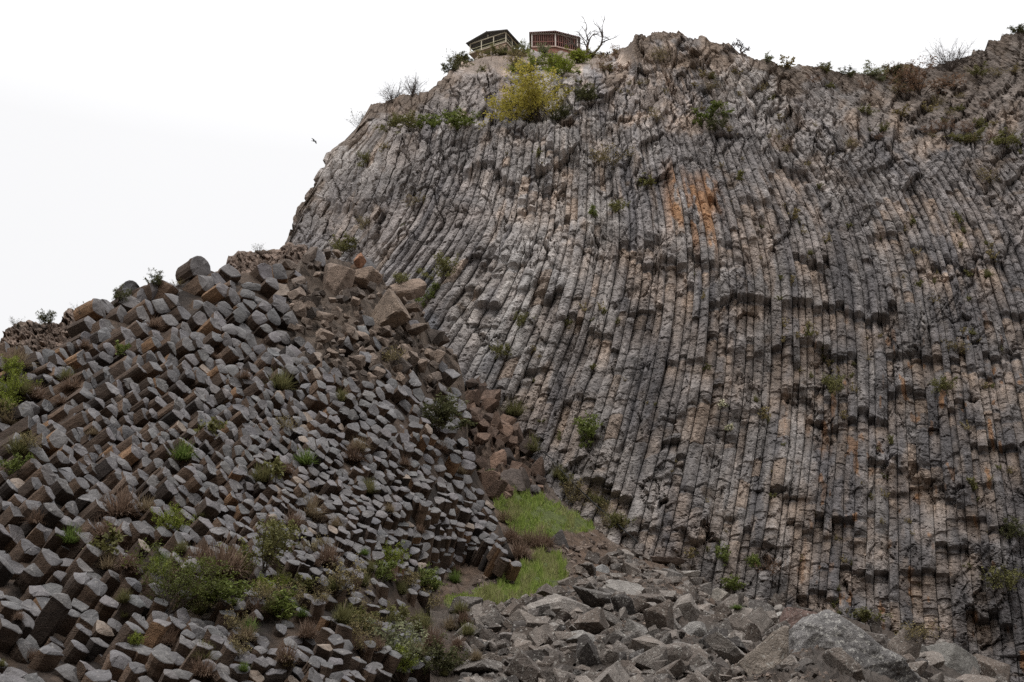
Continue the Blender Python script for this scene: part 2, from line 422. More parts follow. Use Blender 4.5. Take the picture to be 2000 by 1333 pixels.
# broken rock of the upper cliff
wa = .5*fbm(PXg/38, PYg/38, 0, 50, 3); wb_ = .5*fbm(PXg/38, PYg/38, 0, 51, 3)
f1, e1, r1 = facets(PXg/50+wa, PYg/70+wb_+PXg/130, 52, 1.2)
f2, e2, r2 = facets(PXg/20+wa, PYg/27+wb_+PXg/50, 56, 1.1)
f3, e3, r3 = facets(PXg/8+wa, PYg/9, 60, 1.1)
irrD = 1.5*f1 + .62*f2 + .26*f3 - .5*(e1 < .05) - .25*(e2 < .06) + .22*relief + .4*coff
slot = -(.18+.28*hsh(CX, 9, 44))*(f < .03)*(1-irr)*(.35+.65*(vnoise(CX*3.3, S/5.0, 0, 45) > -.35))
disp = lerp(colD, irrD, np.maximum(irr*.9, .16+.30*sstep(560, 380, PYg)*sstep(1250, 1000, PXg)+.45*sstep(.14, .3, fbm(PXg/80, PYg/60, 0, 78, 3)))) + slot - rec*lerp(1.0, .5, irr)
edge = .25+.75*np.clip(v*12, 0, 1)
rxx, _ = ray(PXg, PYg); Dh = np.stack([-rxx, -np.ones_like(rxx), 0*rxx], -1); Dh /= np.linalg.norm(Dh, axis=-1, keepdims=True)
Pc = base + (Dh*.85+Nn*.15)*(disp*edge)[..., None]
# ---- colour
wgrey = np.array([.182, .168, .166]); wlight = np.array([.315, .292, .280]); tan_c = np.array([.345, .268, .215]); dark = np.array([.105, .10, .107]); brown = np.array([.25, .205, .18])
nz = fbm(PXg/90, PYg/150, 0, 80, 4)
nz2 = fbm(cu[None]*7+0*S, S/3.0, 0, 81, 4)
colr = lerp(wgrey, wlight, sstep(-.5, .9, nz*1.2+nz2*.5)[..., None])
colr = lerp(colr, brown, (sstep(-.2, .6, fbm(PXg/130, PYg/60, 0, 82, 4))*.35)[..., None])
dkm = sstep(.0, .5, fbm(cu[None]*5, S/14.0, 0, 83, 3) + .55*sstep(1350, 1800, PXg)*sstep(350, 600, PYg) - .1)
colr = lerp(colr, dark, (dkm*.65)[..., None])
tm = np.clip(tan_w*(.40+.8*nz2+.45*hsh(CX, bj, 84)), 0, 1)*sstep(780, 1150, PXg)
tm = np.maximum(tm, .5*sstep(.33, .6, fbm(cu[None]*3.1, S/7.5, 0, 85, 4))*(1-.4*irr))
tm = np.maximum(tm, .75*irr*sstep(.12, .5, fbm(PXg/45, PYg/40, 0, 86, 4)))
tm = np.maximum(tm, .8*sstep(-.1, .2, .7*nz2+.3*nz)*np.exp(-((PXg-1330)/110)**2-((PYg-120)/75)**2))
tm = np.maximum(tm, .6*sstep(.0, .35, nz2)*np.exp(-((PXg-1560)/330)**2-((PYg-1090)/160)**2))
colr = lerp(colr, tan_c, np.clip(tm, 0, 1)[..., None])
# grey-white weathered band on the leaning columns
wb = np.exp(-((PXg-1010-(560-PYg)*.25)/75)**2-((PYg-590)/105)**2)*sstep(-.5, .4, nz2)
colr = lerp(colr, np.array([.46, .445, .435]), (.75*wb)[..., None])
wb2 = np.exp(-((PXg-1155)/13)**2-((PYg-440)/60)**2)
colr = lerp(colr, np.array([.50, .48, .46]), (.6*wb2*sstep(-.3, .3, nz2))[..., None])
bl = sstep(.1, .5, fbm(PXg/60, PYg/60, 0, 88, 3))*sstep(1100, 850, PXg)*sstep(430, 520, PYg)*.7
colr = lerp(colr, np.array([.115, .118, .132]), bl[..., None])
# orange lichen
lf = fbm(cu[None]*9, S/2.6, 0, 90, 4)
og = np.exp(-((PXg-1352)/54)**4-((PYg-405-60*(hsh(CX, 8, 297)-.5))/(40+45*hsh(CX, 9, 298)))**4)*sstep(-.2, .06, lf+.16)*(hsh(CX, 3, 97) > .15)
og = np.maximum(og, np.exp(-((PXg-1610)/38)**2-((PYg-790)/80)**2)*sstep(.05, .25, lf)*.8)
tips = (rec < -.02)*sstep(1480, 1640, PXg)*sstep(600, 680, PYg)*(hsh(CX, np.floor(PYg/90), 98) > .62)
og = np.maximum(og, tips*.9*sstep(-.4, .1, lf))
og = np.maximum(og, .75*sstep(.40, .5, lf)*sstep(1450, 1650, PXg)*sstep(560, 700, PYg))
colr = colr*(.86+.28*hsh(CX, bj, 112))[..., None]*(1-.3*(crack < 0)*(1-irr))[..., None]
colr = lerp(colr, tan_c*.9, (.8*(hsh(CX, bj, 113) > .95)*(1-irr)*sstep(-.3, .2, nz))[..., None])
colr = lerp(colr, np.array([.30, .155, .07]), (np.clip(og*1.4-.1, 0, 1)*np.clip(.25+hsh(CX, bj, 111)*1.2, .1, .8))[..., None])
# soil and dry growth towards the rim
so = sstep(.05, .4, fbm(PXg/50, PYg/30, 0, 99, 4) + .8*sstep(90, 20, PYg-cliff_top(PXg)) - .35)*.8
so = np.maximum(so, sstep(1600, 1760, PXg)*sstep(300, 200, PYg + 30*nz)*.6)
colr = lerp(colr, np.array([.13, .098, .075]), so[..., None])
colr = colr*lerp(1.0, .8, sstep(1500, 1800, PXg)*sstep(380, 240, PYg))[..., None]*(1+.14*irr*sstep(1600, 1300, PXg))[..., None]
groove = (f < .03)*(1-irr)
colr = colr*(1-.25*groove[..., None])
colr = colr*lerp(1.36, .90, sstep(250, 800, PYg)*sstep(800, 1500, PXg+.3*PYg))[..., None]*np.array([1.01, 1, .985])  # canyon shade painted in towards the lower right; upper rock also weathered paler
acc = Acc()
nc = len(cu)
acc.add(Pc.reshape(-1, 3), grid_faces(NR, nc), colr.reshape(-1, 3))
# plateau behind the rim and return of the left flank, so the mass has depth
rim = Pc[0]; bk = np.stack([rim[:, 0]*1.02, rim[:, 1]+14, rim[:, 2]-1.5+1.2*vnoise(cu*9, 0, 0, 6)], -1)
bk2 = np.stack([rim[:, 0]*1.2, rim[:, 1]+90, rim[:, 2]-6], -1)
acc.add(np.concatenate([bk2, bk, rim]), grid_faces(3, nc), (.15, .12, .09))
lf_ = Pc[:, 0]; lb = lf_ + np.array([6., 45., 0]); lb2 = lf_ + np.array([40., 110., 0])
acc.add(np.stack([lf_, lb, lb2], 1).reshape(-1, 3), grid_faces(NR, 3), (.18, .15, .13))
cliff = acc.build('cliff', M_CLIFF)
tag(cliff, 'tall cliff of grey basalt columns with tan scars and orange lichen', 'cliff', kind='structure')

# ================================================================== 2. GROUND, GULLY AND SCREE SLOPE
OUT_G = np.array([(700, 620), (830, 680), (880, 735), (920, 748), (960, 772), (1010, 830), (1060, 900), (1130, 960), (1200, 1030), (1260, 1072), (1350, 1108), (1450, 1168),
    (1550, 1195), (1750, 1235), (1900, 1318), (2000, 1362), (2300, 1400)], float)
def ground_top(px): return np.interp(px, OUT_G[:, 0], OUT_G[:, 1])
GT = TPS([(900, 740, 119), (1000, 820, 119), (1060, 900, 119), (1250, 1065, 117), (1450, 1175, 115), (1600, 1205, 114), (1750, 1240, 113), (1900, 1320, 112), (2050, 1380, 111), (2250, 1400, 111),
    (930, 960, 99), (1000, 1000, 100), (1100, 1040, 101), (1000, 1150, 76), (940, 1178, 70), (890, 1190, 66), (1150, 1150, 82), (1300, 1150, 90), (1450, 1220, 84), (1100, 1250, 60),
    (930, 1333, 50), (1200, 1333, 48), (1500, 1333, 46), (1600, 1260, 62), (1800, 1340, 68), (880, 1160, 71), (900, 850, 112), (860, 1333, 50), (1000, 1450, 38), (1500, 1450, 37), (2000, 1450, 60)])
def ground_Y(px, py):
    Y = GT(px, py)
    over = np.clip(ground_top(px)-py, 0, 60)
    return Y + over*.25
gx = np.linspace(840, 2250, 560); gt = np.linspace(0, 1, 300)[:, None]
gtop = ground_top(gx)-46
GXp = gx[None]+0*gt; GYp = gtop[None]*(1-gt) + 1470*gt
Yv = ground_Y(GXp, GYp)
Pg = P3(GXp, GYp, Yv)
gully = sstep(1090, 1010, GXp)*sstep(980, 900, GYp)                            # brown broken rock in the cleft
n_ = .5*fbm(Pg[..., 0]/4, Pg[..., 1]/4, 0, 101, 5)
fa, fe, fr_ = facets(GXp/24, GYp/20, 104, 1.4); fb, fe2, _ = facets(GXp/9, GYp/8, 108, 1.2)
Pg[..., 2] += n_ + gully*(.7*fa + .3*fb) + (1-gully)*.10*fb
Pg[..., 1] -= gully*(.8*fa + .3*fb)
earth = np.array([.115, .078, .056]); gravel = np.array([.125, .098, .08]); grassg = np.array([.095, .12, .035]); dkb = np.array([.10, .075, .06])
GPA = [(932, 915), (985, 942), (1060, 975), (1120, 1000), (1170, 1030), (1150, 1042), (1090, 1044), (1050, 1060), (1010, 1050), (985, 1005), (955, 965)]
GPB = [(860, 1168), (920, 1160), (985, 1136), (1012, 1108), (1040, 1082), (1085, 1078), (1102, 1100), (1104, 1132), (1078, 1156), (1010, 1174), (950, 1186), (900, 1200)]
def polydist(px, py, P):
    """signed distance (px) to a polygon, positive inside"""
    px, py = np.broadcast_arrays(np.asarray(px, float), np.asarray(py, float))
    ins = np.zeros(px.shape, bool); dm = np.full(px.shape, 1e9)
    for k in range(len(P)):
        (x0, y0), (x1, y1) = P[k], P[(k+1) % len(P)]
        c = ((y0 > py) != (y1 > py)) & (px < (x1-x0)*(py-y0)/((y1-y0) or 1e-9)+x0)
        ins ^= c
        t = np.clip(((px-x0)*(x1-x0)+(py-y0)*(y1-y0))/((x1-x0)**2+(y1-y0)**2), 0, 1)
        dm = np.minimum(dm, np.hypot(px-x0-t*(x1-x0), py-y0-t*(y1-y0)))
    return np.where(ins, dm, -dm)
def in_grass(px, py):
    n = 11*fbm(np.asarray(px)/16, np.asarray(py)/12, 0, 120, 4)
    return np.maximum(sstep(-4, 6, polydist(px, py, GPA)+n), sstep(-4, 6, polydist(px, py, GPB)+n))
gm = in_grass(GXp, GYp)
cg = lerp(earth, gravel, sstep(-.3, .4, fbm(GXp/30, GYp/30, 0, 121, 4))[..., None])
cg = lerp(cg, dkb, (gully*(.4+.5*(fr_ > .5)))[..., None]); cg = lerp(cg, np.array([.24, .16, .115]), (gully*(fr_ > .8)*.8)[..., None])
cg = lerp(cg, np.array([.06, .055, .05]), (sstep(1140, 1230, GYp)*.6)[..., None])  # shade of the gaps between scree boulders painted into the ground
cg = lerp(cg, grassg, (gm*.9)[..., None])
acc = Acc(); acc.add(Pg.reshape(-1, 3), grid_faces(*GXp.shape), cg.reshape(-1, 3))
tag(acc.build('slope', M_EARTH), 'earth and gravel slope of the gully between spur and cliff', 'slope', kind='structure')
# valley floor sheet, reaching far away on every side
vx = np.concatenate([[-1500, -500], np.linspace(-160, 160, 60), [500, 1500]]); vy = np.concatenate([[-1500, -300], np.linspace(-60, 60, 30), [140, 400, 1500]])
VX, VY = np.meshgrid(vx, vy)
VZ = -.0 + .3*fbm(VX/7, VY/7, 0, 130, 3) + np.clip(VY-12, 0, 22)*.06 - 2.5*(VY > 45)
acc = Acc(); acc.add(np.stack([VX, VY, VZ], -1).reshape(-1, 3), grid_faces(*VX.shape), (.16, .13, .10))
tag(acc.build('ground', M_EARTH), 'stony valley floor', 'ground', kind='structure')

# the other side of the gorge, behind the camera: it shades the lower walls
wx = np.linspace(-320, 320, 90); wt = np.linspace(0, 1, 30)[:, None]
WX = wx[None]+0*wt; WZ = wt*(62+9*vnoise(wx/45, 0, 0, 134))[None]-1; WY = -26-14*wt-.0002*WX**2 + 4*fbm(WX/30, WZ/30, 0, 135, 4)
acc = Acc(); acc.add(np.stack([WX, WY, WZ], -1).reshape(-1, 3), grid_faces(30, 90), (.13, .11, .09))
tw_ = np.stack([WX[-1], WY[-1], WZ[-1]], -1); acc.add(np.concatenate([tw_, tw_+np.array([0, -120., 4])]), grid_faces(2, 90), (.13, .12, .07))
tag(acc.build('hill', M_EARTH), 'opposite side of the gorge behind the viewer', 'hill', kind='structure')

# ================================================================== 3. THE SPUR OF STUBBY COLUMNS
OUT_S = np.array([(-300, 640), (-100, 650), (0, 676), (45, 690), (110, 684), (165, 674), (188, 604), (205, 585), (240, 588), (262, 556), (320, 556), (360, 545), (395, 514), (440, 530), (480, 524),
    (540, 522), (600, 500), (650, 492), (690, 502), (715, 512), (760, 552), (808, 572), (832, 620), (860, 662), (893, 690), (908, 745), (912, 860), (935, 925), (955, 965), (985, 1040), (1010, 1092), (1040, 1300), (1100, 1400)], float)
def spur_top(px): return np.interp(px, OUT_S[:, 0], OUT_S[:, 1])
STP = TPS([(0, 1333, 36), (0, 1000, 50), (0, 700, 66), (300, 1333, 38), (300, 1000, 52), (300, 750, 66), (300, 560, 82), (400, 520, 85), (600, 540, 92), (700, 560, 96), (850, 650, 101), (900, 750, 101),
    (600, 800, 70), (600, 1000, 58), (600, 1250, 44), (600, 1333, 41), (850, 800, 88), (850, 1000, 75), (985, 1085, 76), (900, 1178, 84), (950, 1160, 88), (860, 1150, 74), (900, 1333, 62), (850, 1290, 54), (940, 1230, 66), (950, 960, 92), (-150, 700, 62), (-150, 1333, 34), (1020, 1350, 60)])
def spur_Y(px, py): return STP(px, py) + 1.8*fbm(np.asarray(px)/90, np.asarray(py)/90, 0, 140, 3)
sx_ = np.linspace(-260, 1060, 380); st_ = np.linspace(0, 1, 260)[:, None]
SX = sx_[None]+0*st_; SY = (spur_top(sx_)+9)[None]*(1-st_) + 1450*st_
Ps = P3(SX, SY, spur_Y(SX, SY)*1.012+1.2)
fa, fe, fr_ = facets(SX/22, SY/20, 144, 1.2)
jumb = sstep(520, 600, SX)*sstep(780, 700, SY)
Ps[..., 1] -= jumb*fa*.6; Ps[..., 2] += jumb*fa*.3
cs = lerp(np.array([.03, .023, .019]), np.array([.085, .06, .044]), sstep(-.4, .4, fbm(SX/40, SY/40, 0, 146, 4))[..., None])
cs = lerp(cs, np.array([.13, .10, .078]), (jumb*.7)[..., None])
acc = Acc(); acc.add(Ps.reshape(-1, 3), grid_faces(*SX.shape), cs.reshape(-1, 3))
rim = Ps[0]; b1 = rim + np.array([0, 9., -.8]); b2 = rim + np.array([-8, 60., -14.])
acc.add(np.concatenate([b2, b1, rim]), grid_faces(3, len(rim)), (.13, .10, .075))
tag(acc.build('hillside', M_EARTH), 'brown earth of the spur under the packed columns', 'hillside', kind='structure')

# ---- brown rocky shoulders behind the spur
def shoulder(xs, tops, bot, Y, seed):
    x = np.linspace(xs[0], xs[-1], int((xs[-1]-xs[0])/1.2)); t = np.linspace(0, 1, 90)[:, None]
    tp = np.interp(x, xs, tops) + 2.2*vnoise(x/5, 0, 0, seed) + 2*vnoise(x/14, 0, 0, seed+1)
    A = x[None]+0*t; B = tp[None]*(1-t)+bot*t
    p = P3(A, B, Y - (B-tp[None])*.10)
    h1, q1, r1 = facets(A/13, B/9, seed+2, 1.4); h2, q2, _ = facets(A/5, B/4, seed+5, 1.2)
    d = .55*h1+.22*h2-.15*(q1 < .07)
    p[..., 1] -= d*np.clip(t*12, .2, 1); p[..., 2] += .1*d
    c = lerp(np.array([.13, .095, .075]), np.array([.27, .20, .16]), np.clip(r1*.7+.4*fbm(A/20, B/20, 0, seed+6, 3), 0, 1)[..., None])
    a = Acc(); a.add(p.reshape(-1, 3), grid_faces(*A.shape), c.reshape(-1, 3))
    rm = p[0]; a.add(np.concatenate([rm+np.array([-5, 50., -6]), rm+np.array([0, 8., -.8]), rm]), grid_faces(3, len(rm)), (.17, .13, .10))
    return a
tag(shoulder([-260, -60, 0, 12, 40, 70, 120, 124, 132, 150, 165, 185, 205, 260], [700, 690, 668, 645, 628, 630, 632, 608, 603, 607, 600, 590, 590, 640], 740, 88.0, 150).build('hill', M_BOULD2),
    'brown crumbling rock shoulder behind the spur at far left', 'hill', kind='structure')
tag(shoulder([380, 440, 446, 470, 500, 530, 545, 560, 600], [560, 518, 500, 492, 492, 489, 486, 474, 480], 600, 112.0, 160).build('hill', M_BOULD2),
    'brown earthy shoulder between the column spur and the cliff', 'hill', kind='structure')

# ---- packed column stubs
SZ = TPS([(0, 1333, 58), (0, 1000, 45), (0, 750, 35), (300, 1300, 47), (300, 1000, 36), (200, 700, 33), (350, 570, 40), (450, 700, 31), (600, 800, 27), (700, 900, 24), (850, 1000, 24), (950, 1100, 21),
    (600, 1250, 34), (900, 1300, 28), (550, 1100, 27), (700, 700, 30), (850, 750, 30), (-100, 1400, 60)])
AXP = [(0, 1333, 25, .42, 1.15), (300, 1333, 22, .42, 1.15), (0, 1000, 35, .42, 1.25), (100, 750, 55, .42, 1.6), (300, 1000, 38, .44, 1.55), (300, 700, 48, .48, 1.45), (450, 600, 40, .60, 1.2),
    (500, 760, 45, .50, 1.65), (650, 800, 40, .50, 1.6), (650, 950, 30, .46, 1.6), (850, 1030, 12, .50, 1.4), (950, 1100, 25, .45, 1.4), (800, 850, 35, .50, 1.35), (600, 1250, 25, .42, 1.3), (900, 1300, 20, .42, 1.3)]
TTH, TFS, TAN = [TPS([(a[0], a[1], a[2+i]) for a in AXP]) for i in range(3)]
def axis_n(px, py, th, fs):
    rx, rz = ray(px, py); v = np.array([float(rx), 1., float(rz)]); v /= np.linalg.norm(v)
    r_ = np.cross(v, [0, 0, 1]); r_ /= np.linalg.norm(r_); u_ = np.cross(r_, v)
    return fs*(-v) + math.sqrt(1-fs*fs)*(math.sin(th)*r_ + math.cos(th)*u_), v
def brown_zone(px, py):            # the jumble of broken brown blocks at the top of the spur
    return np.clip(sstep(530, 600, px + 25*fbm(px/60, py/60, 0, 170, 2))*sstep(250, 190, py-520-(px-600)*.0)*sstep(-12, 12, (px-560)*.95+500-py+130), 0, 1)
def ani(x, y): return TAN(x, y)
# dart throwing with a varying radius, then a few relaxing pushes
cand = np.stack([RNG.uniform(-60, 1020, 90000), RNG.uniform(500, 1400, 90000)], -1)
cand = cand[(cand[:, 1] > spur_top(cand[:, 0])+4)]
rr = np.clip(SZ(cand[:, 0], cand[:, 1]), 14, 74)*.78*(.84+.28*hsh(np.arange(len(cand)), 0, 171))
pts = []; prad = []; cell = {}
cani = ani(cand[:, 0], cand[:, 1]); cth = np.radians(TTH(cand[:, 0], cand[:, 1])); csn = np.sin(cth); ccs = np.cos(cth)
for ci, ((x, y), r) in enumerate(zip(cand, rr)):
    k = (int(x//64), int(y//64)); ok = True; an = cani[ci]; sn, cs_ = csn[ci], ccs[ci]
    for a in (-1, 0, 1):
        for b in (-1, 0, 1):
            for j in cell.get((k[0]+a, k[1]+b), ()):
                ddx = pts[j][0]-x; ddy = y-pts[j][1]
                if (ddx*cs_-ddy*sn)**2+((ddx*sn+ddy*cs_)*an)**2 < ((prad[j]+r)*.5*.86)**2: ok = False; break
            if not ok: break
        if not ok: break
    if ok: cell.setdefault(k, []).append(len(pts)); pts.append((x, y)); prad.append(r)
pts = np.array(pts); prad = np.array(prad)
for it in range(26):
    AN = ani(pts[:, 0], pts[:, 1])[:, None]; th_ = np.radians(TTH(pts[:, 0], pts[:, 1]))[:, None]; sn, cs_ = np.sin(th_), np.cos(th_)
    ddx = pts[:, None, 0]-pts[None, :, 0]; ddy = -(pts[:, None, 1]-pts[None, :, 1])
    dx = ddx*cs_-ddy*sn; dy = (ddx*sn+ddy*cs_)*AN
    d = np.hypot(dx, dy)+np.eye(len(pts))*999; want = (prad[:, None]+prad[None])*.5*.98
    wgt = np.clip(want-d, 0, None)*.22
    ma = (dx/d*wgt).sum(1)[:, None]; mb = (dy/d*wgt).sum(1)[:, None]/AN
    pts = pts + np.concatenate([ma*cs_+mb*sn, -(-ma*sn+mb*cs_)], 1)
def cell_poly(i):
    """voronoi cell of point i, in pixel offsets"""
    th_ = math.radians(float(TTH(*pts[i]))); sn, cs_ = math.sin(th_), math.cos(th_)
    ddx = pts[:, 0]-pts[i, 0]; ddy = -(pts[:, 1]-pts[i, 1])
    dx = ddx*cs_-ddy*sn; dy = (ddx*sn+ddy*cs_)*float(ani(*pts[i]))
    d = np.hypot(dx, dy); nb = np.argsort(d)[1:14]
    r = prad[i]*.80
    poly = [(r*math.cos(a), r*math.sin(a)) for a in np.linspace(0, 2*math.pi, 8, endpoint=False)]
    for j in nb:
        if d[j] > r*2.2: break
        nx, ny = dx[j]/d[j], dy[j]/d[j]; off = d[j]*prad[i]/(prad[i]+prad[j])*1.03
        new = []
        for k in range(len(poly)):
            p, q = poly[k], poly[(k+1) % len(poly)]
            dp = p[0]*nx+p[1]*ny-off; dq = q[0]*nx+q[1]*ny-off
            if dp <= 0: new.append(p)
            if dp*dq < 0:
                t = dp/(dp-dq); new.append((p[0]+(q[0]-p[0])*t, p[1]+(q[1]-p[1])*t))
        poly = new
        if len(poly) < 3: return None
    # merge tiny edges
    out = []
    for p in poly:
        if not out or math.hypot(p[0]-out[-1][0], p[1]-out[-1][1]) > r*.22: out.append(p)
    if len(out) > 3 and math.hypot(out[0][0]-out[-1][0], out[0][1]-out[-1][1]) < r*.22: out.pop()
    return out if len(out) >= 4 else None
CAPC = np.array([.128, .120, .121]); SIDEC = np.array([.160, .108, .076]); SIDED = np.array([.036, .029, .026])
def stub(i):
    px, py = pts[i]; Y = float(spur_Y(px, py)); p0 = P3(px, py, Y); s = float(mpp(px, py, Y))
    poly = cell_poly(i)
    if poly is None: return None
    rough = .025 + .13*sstep(620, 540, py) + .10*float(sstep(1120, 1180, py)*sstep(150, 400, px)) + (.16 if random.random() < .02 else 0) + .02*(px > 400)
    n, vw = axis_n(px, py, math.radians(float(TTH(px, py))), float(TFS(px, py)))
    e1 = np.cross(vw, n); e1 /= np.linalg.norm(e1)
    if e1[0] < 0: e1 = -e1
    n = n + RNG.normal(0, rough, 3); n /= np.linalg.norm(n)
    e1 = e1 - n*np.dot(e1, n); e1 /= np.linalg.norm(e1); e2 = np.cross(n, e1)
    if e2[2] < 0: e2 = -e2
    lift = (RNG.normal(0, .27)+.9*float(fbm(px/48, py/48, 0, 176, 2)))*prad[i]*s + (.5*prad[i]*s if random.random() < .10 else 0) - (.8*prad[i]*s if random.random() < .07 else 0)
    if py < spur_top(px)+24: lift = min(lift, 0)*.5
    c0 = p0 + n*lift
    poly = [(a*s, b*s) for a, b in poly]
    m = len(poly); ring = []
    for k in range(m):
        p, q = poly[k], poly[(k+1) % m]
        cr_ = RNG.uniform(.86, .98); ring.append((p[0]*cr_, p[1]*cr_)); ring.append(((p[0]+q[0])/2*RNG.uniform(.97, 1.01), (p[1]+q[1])/2*RNG.uniform(.97, 1.01)))
    ring = np.array(ring); K = len(ring)
    rad = prad[i]*s*.5
    ctr = ring.mean(0); ring = ring - ctr
    tl = RNG.normal(0, .13, 2); dome = RNG.choice([.12, .2, .03, -.08])*rad*1.2
    def loft(r2, hgt):
        return c0 + (r2[:, :1]+ctr[0])*e1 + (r2[:, 1:]+ctr[1])*e2 + hgt[:, None]*n
    edge_h = ring@tl + RNG.normal(0, .06*rad, K)
    if random.random() < .22:                          # a corner spalled off
        a = random.uniform(0, 6.28); dd = ring@np.array([math.cos(a), math.sin(a)]); edge_h = edge_h - np.clip(dd-.35*rad, 0, None)*RNG.uniform(.4, 1.1)
    LF = 1.0 if py > spur_top(px)+55 else .42
    rings = [loft(ring*1.0, np.full(K, (-5.5*rad-1.2)*LF))]
    for hh in (-3.0*LF, -2.0*LF, -1.25*LF, -.6*LF):
        j = 1+RNG.normal(0, .018); sh = RNG.normal(0, .02*rad, 2)
        rings.append(loft(ring*j+sh, edge_h*.4+hh*rad+RNG.normal(0, .03*rad, K)))
    rings.append(loft(ring*1.0, edge_h-.07*rad))
    V = np.concatenate(rings); nr = len(rings)
    F = []
    for a in range(nr-1):
        for k in range(K):
            F.append([a*K+k, a*K+(k+1) % K, (a+1)*K+(k+1) % K, (a+1)*K+k])
    mixc = random.random()
    br = float(np.clip(.5+.25*fbm(px/70, py/70, 0, 175, 2)+RNG.normal(0, .28), 0, 1))
    sc = lerp(SIDED, SIDEC, br)*RNG.uniform(.8, 1.2)
    if random.random() < .05: sc = np.array([.24, .145, .085])*RNG.uniform(.8, 1.1)
    cc = CAPC*RNG.uniform(.72, 1.28)*np.array([1+RNG.normal(0, .02), 1, 1+RNG.normal(0, .02)])
    if random.random() < .04: cc = lerp(cc, np.array([.30, .225, .165]), .6)
    # cap
    c1 = loft(ring*1.0, edge_h-.07*rad); c2 = loft(ring*.93, edge_h); c3 = loft(ring*.62, edge_h*.7+dome*.7+RNG.normal(0, .02*rad, K)); c4 = loft(ring*.28, edge_h*.3+dome)
    c5 = loft(np.zeros((1, 2)), np.array([dome*1.05]))
    VC = np.concatenate([c1, c2, c3, c4, c5]); FC = []
    for a in range(3):
        for k in range(K):
            FC.append([a*K+k, a*K+(k+1) % K, (a+1)*K+(k+1) % K, (a+1)*K+k])
    for k in range(K): FC.append([3*K+k, 3*K+(k+1) % K, 4*K])
    if np.dot(np.cross(e1, e2), n) < 0:
        F = [f_[::-1] for f_ in F]; FC = [f_[::-1] for f_ in FC]
    return V, F, sc, VC, FC, cc, c0

# ---- angular rock: radius limited by random planes
def ico(sub):
    import bmesh
    bm = bmesh.new(); bmesh.ops.create_icosphere(bm, subdivisions=sub, radius=1)
    v_ = np.array([x.co[:] for x in bm.verts]); f_ = np.array([[y.index for y in x.verts] for x in bm.faces]); bm.free()
    return v_/np.linalg.norm(v_, axis=1, keepdims=True), f_
ICO = {k: ico(k) for k in (1, 2, 3, 4, 5, 6)}
def rock(size, sub=3, planes=11, seed=None, shape=(1, 1, 1), rough=.03, planes_=None):
    d, f_ = ICO[sub]
    rg = np.random.default_rng(seed if seed is not None else random.randrange(1 << 30))
    n = rg.normal(size=(planes, 3)); n /= np.linalg.norm(n, axis=1, keepdims=True)
    n = np.concatenate([n, -n[:3]+rg.normal(0, .15, (3, 3))]); n /= np.linalg.norm(n, axis=1, keepdims=True)
    h = rg.uniform(.55, .95, len(n))
    if planes_ is not None:
        n = np.array([p_[:3] for p_ in planes_], float); n /= np.linalg.norm(n, axis=1, keepdims=True); h = np.array([p_[3] for p_ in planes_])
    q = (d@n.T)/h; r = 1/np.maximum(q.max(1), .55)
    o = rg.uniform(-50, 50, 3)
    r = r*(1+rough*fbm(d[:, 0]*3+o[0], d[:, 1]*3+o[1], d[:, 2]*3+o[2], 5, 3))
    v_ = d*r[:, None]*np.array(shape)*size
    if planes_ is not None: return v_, f_
    q_ = rg.normal(size=4); q_ /= np.linalg.norm(q_)
    a, b, c, e_ = q_
    Rm = np.array([[1-2*(c*c+e_*e_), 2*(b*c-a*e_), 2*(b*e_+a*c)], [2*(b*c+a*e_), 1-2*(b*b+e_*e_), 2*(c*e_-a*b)], [2*(b*e_-a*c), 2*(c*e_+a*b), 1-2*(b*b+c*c)]])
    return v_@Rm.T, f_

import bmesh
def block(size, shape=(1, 1, 1), jit=.34):
    b = []
    for a in (-1, 1):
        for c in (-1, 1):
            for e_ in (-1, 1):
                q = np.array([a, c, e_])*.78+RNG.normal(0, jit*.62, 3)
                if random.random() < .45:      # a knocked-off corner gives three points instead of one
                    for ax in range(3): w_ = q.copy(); w_[ax] *= RNG.uniform(.35, .8); b.append(w_)
                else: b.append(q)
    bm = bmesh.new(); vs = [bm.verts.new(q) for q in b]
    r_ = bmesh.ops.convex_hull(bm, input=vs)
    bmesh.ops.delete(bm, geom=list({x for x in r_['geom_interior']+r_['geom_unused'] if isinstance(x, bmesh.types.BMVert)}), context='VERTS')
    bmesh.ops.dissolve_limit(bm, angle_limit=.14, verts=bm.verts[:], edges=bm.edges[:])
    bm.verts.index_update()
    V = np.array([v_.co[:] for v_ in bm.verts]); F = [[v_.index for v_ in f_.verts] for f_ in bm.faces]; bm.free()
    V = V*np.array(shape)*size*.92
    q_ = RNG.normal(size=4)*np.array([1.2, 1, 1, 1]); q_ /= np.linalg.norm(q_)
    return V@np.array(Matrix.Rotation(RNG.uniform(-.7, .7), 3, 'X')@Matrix.Rotation(RNG.uniform(-.7, .7), 3, 'Y')@Matrix.Rotation(RNG.uniform(0, 6.28), 3, 'Z')).T, F

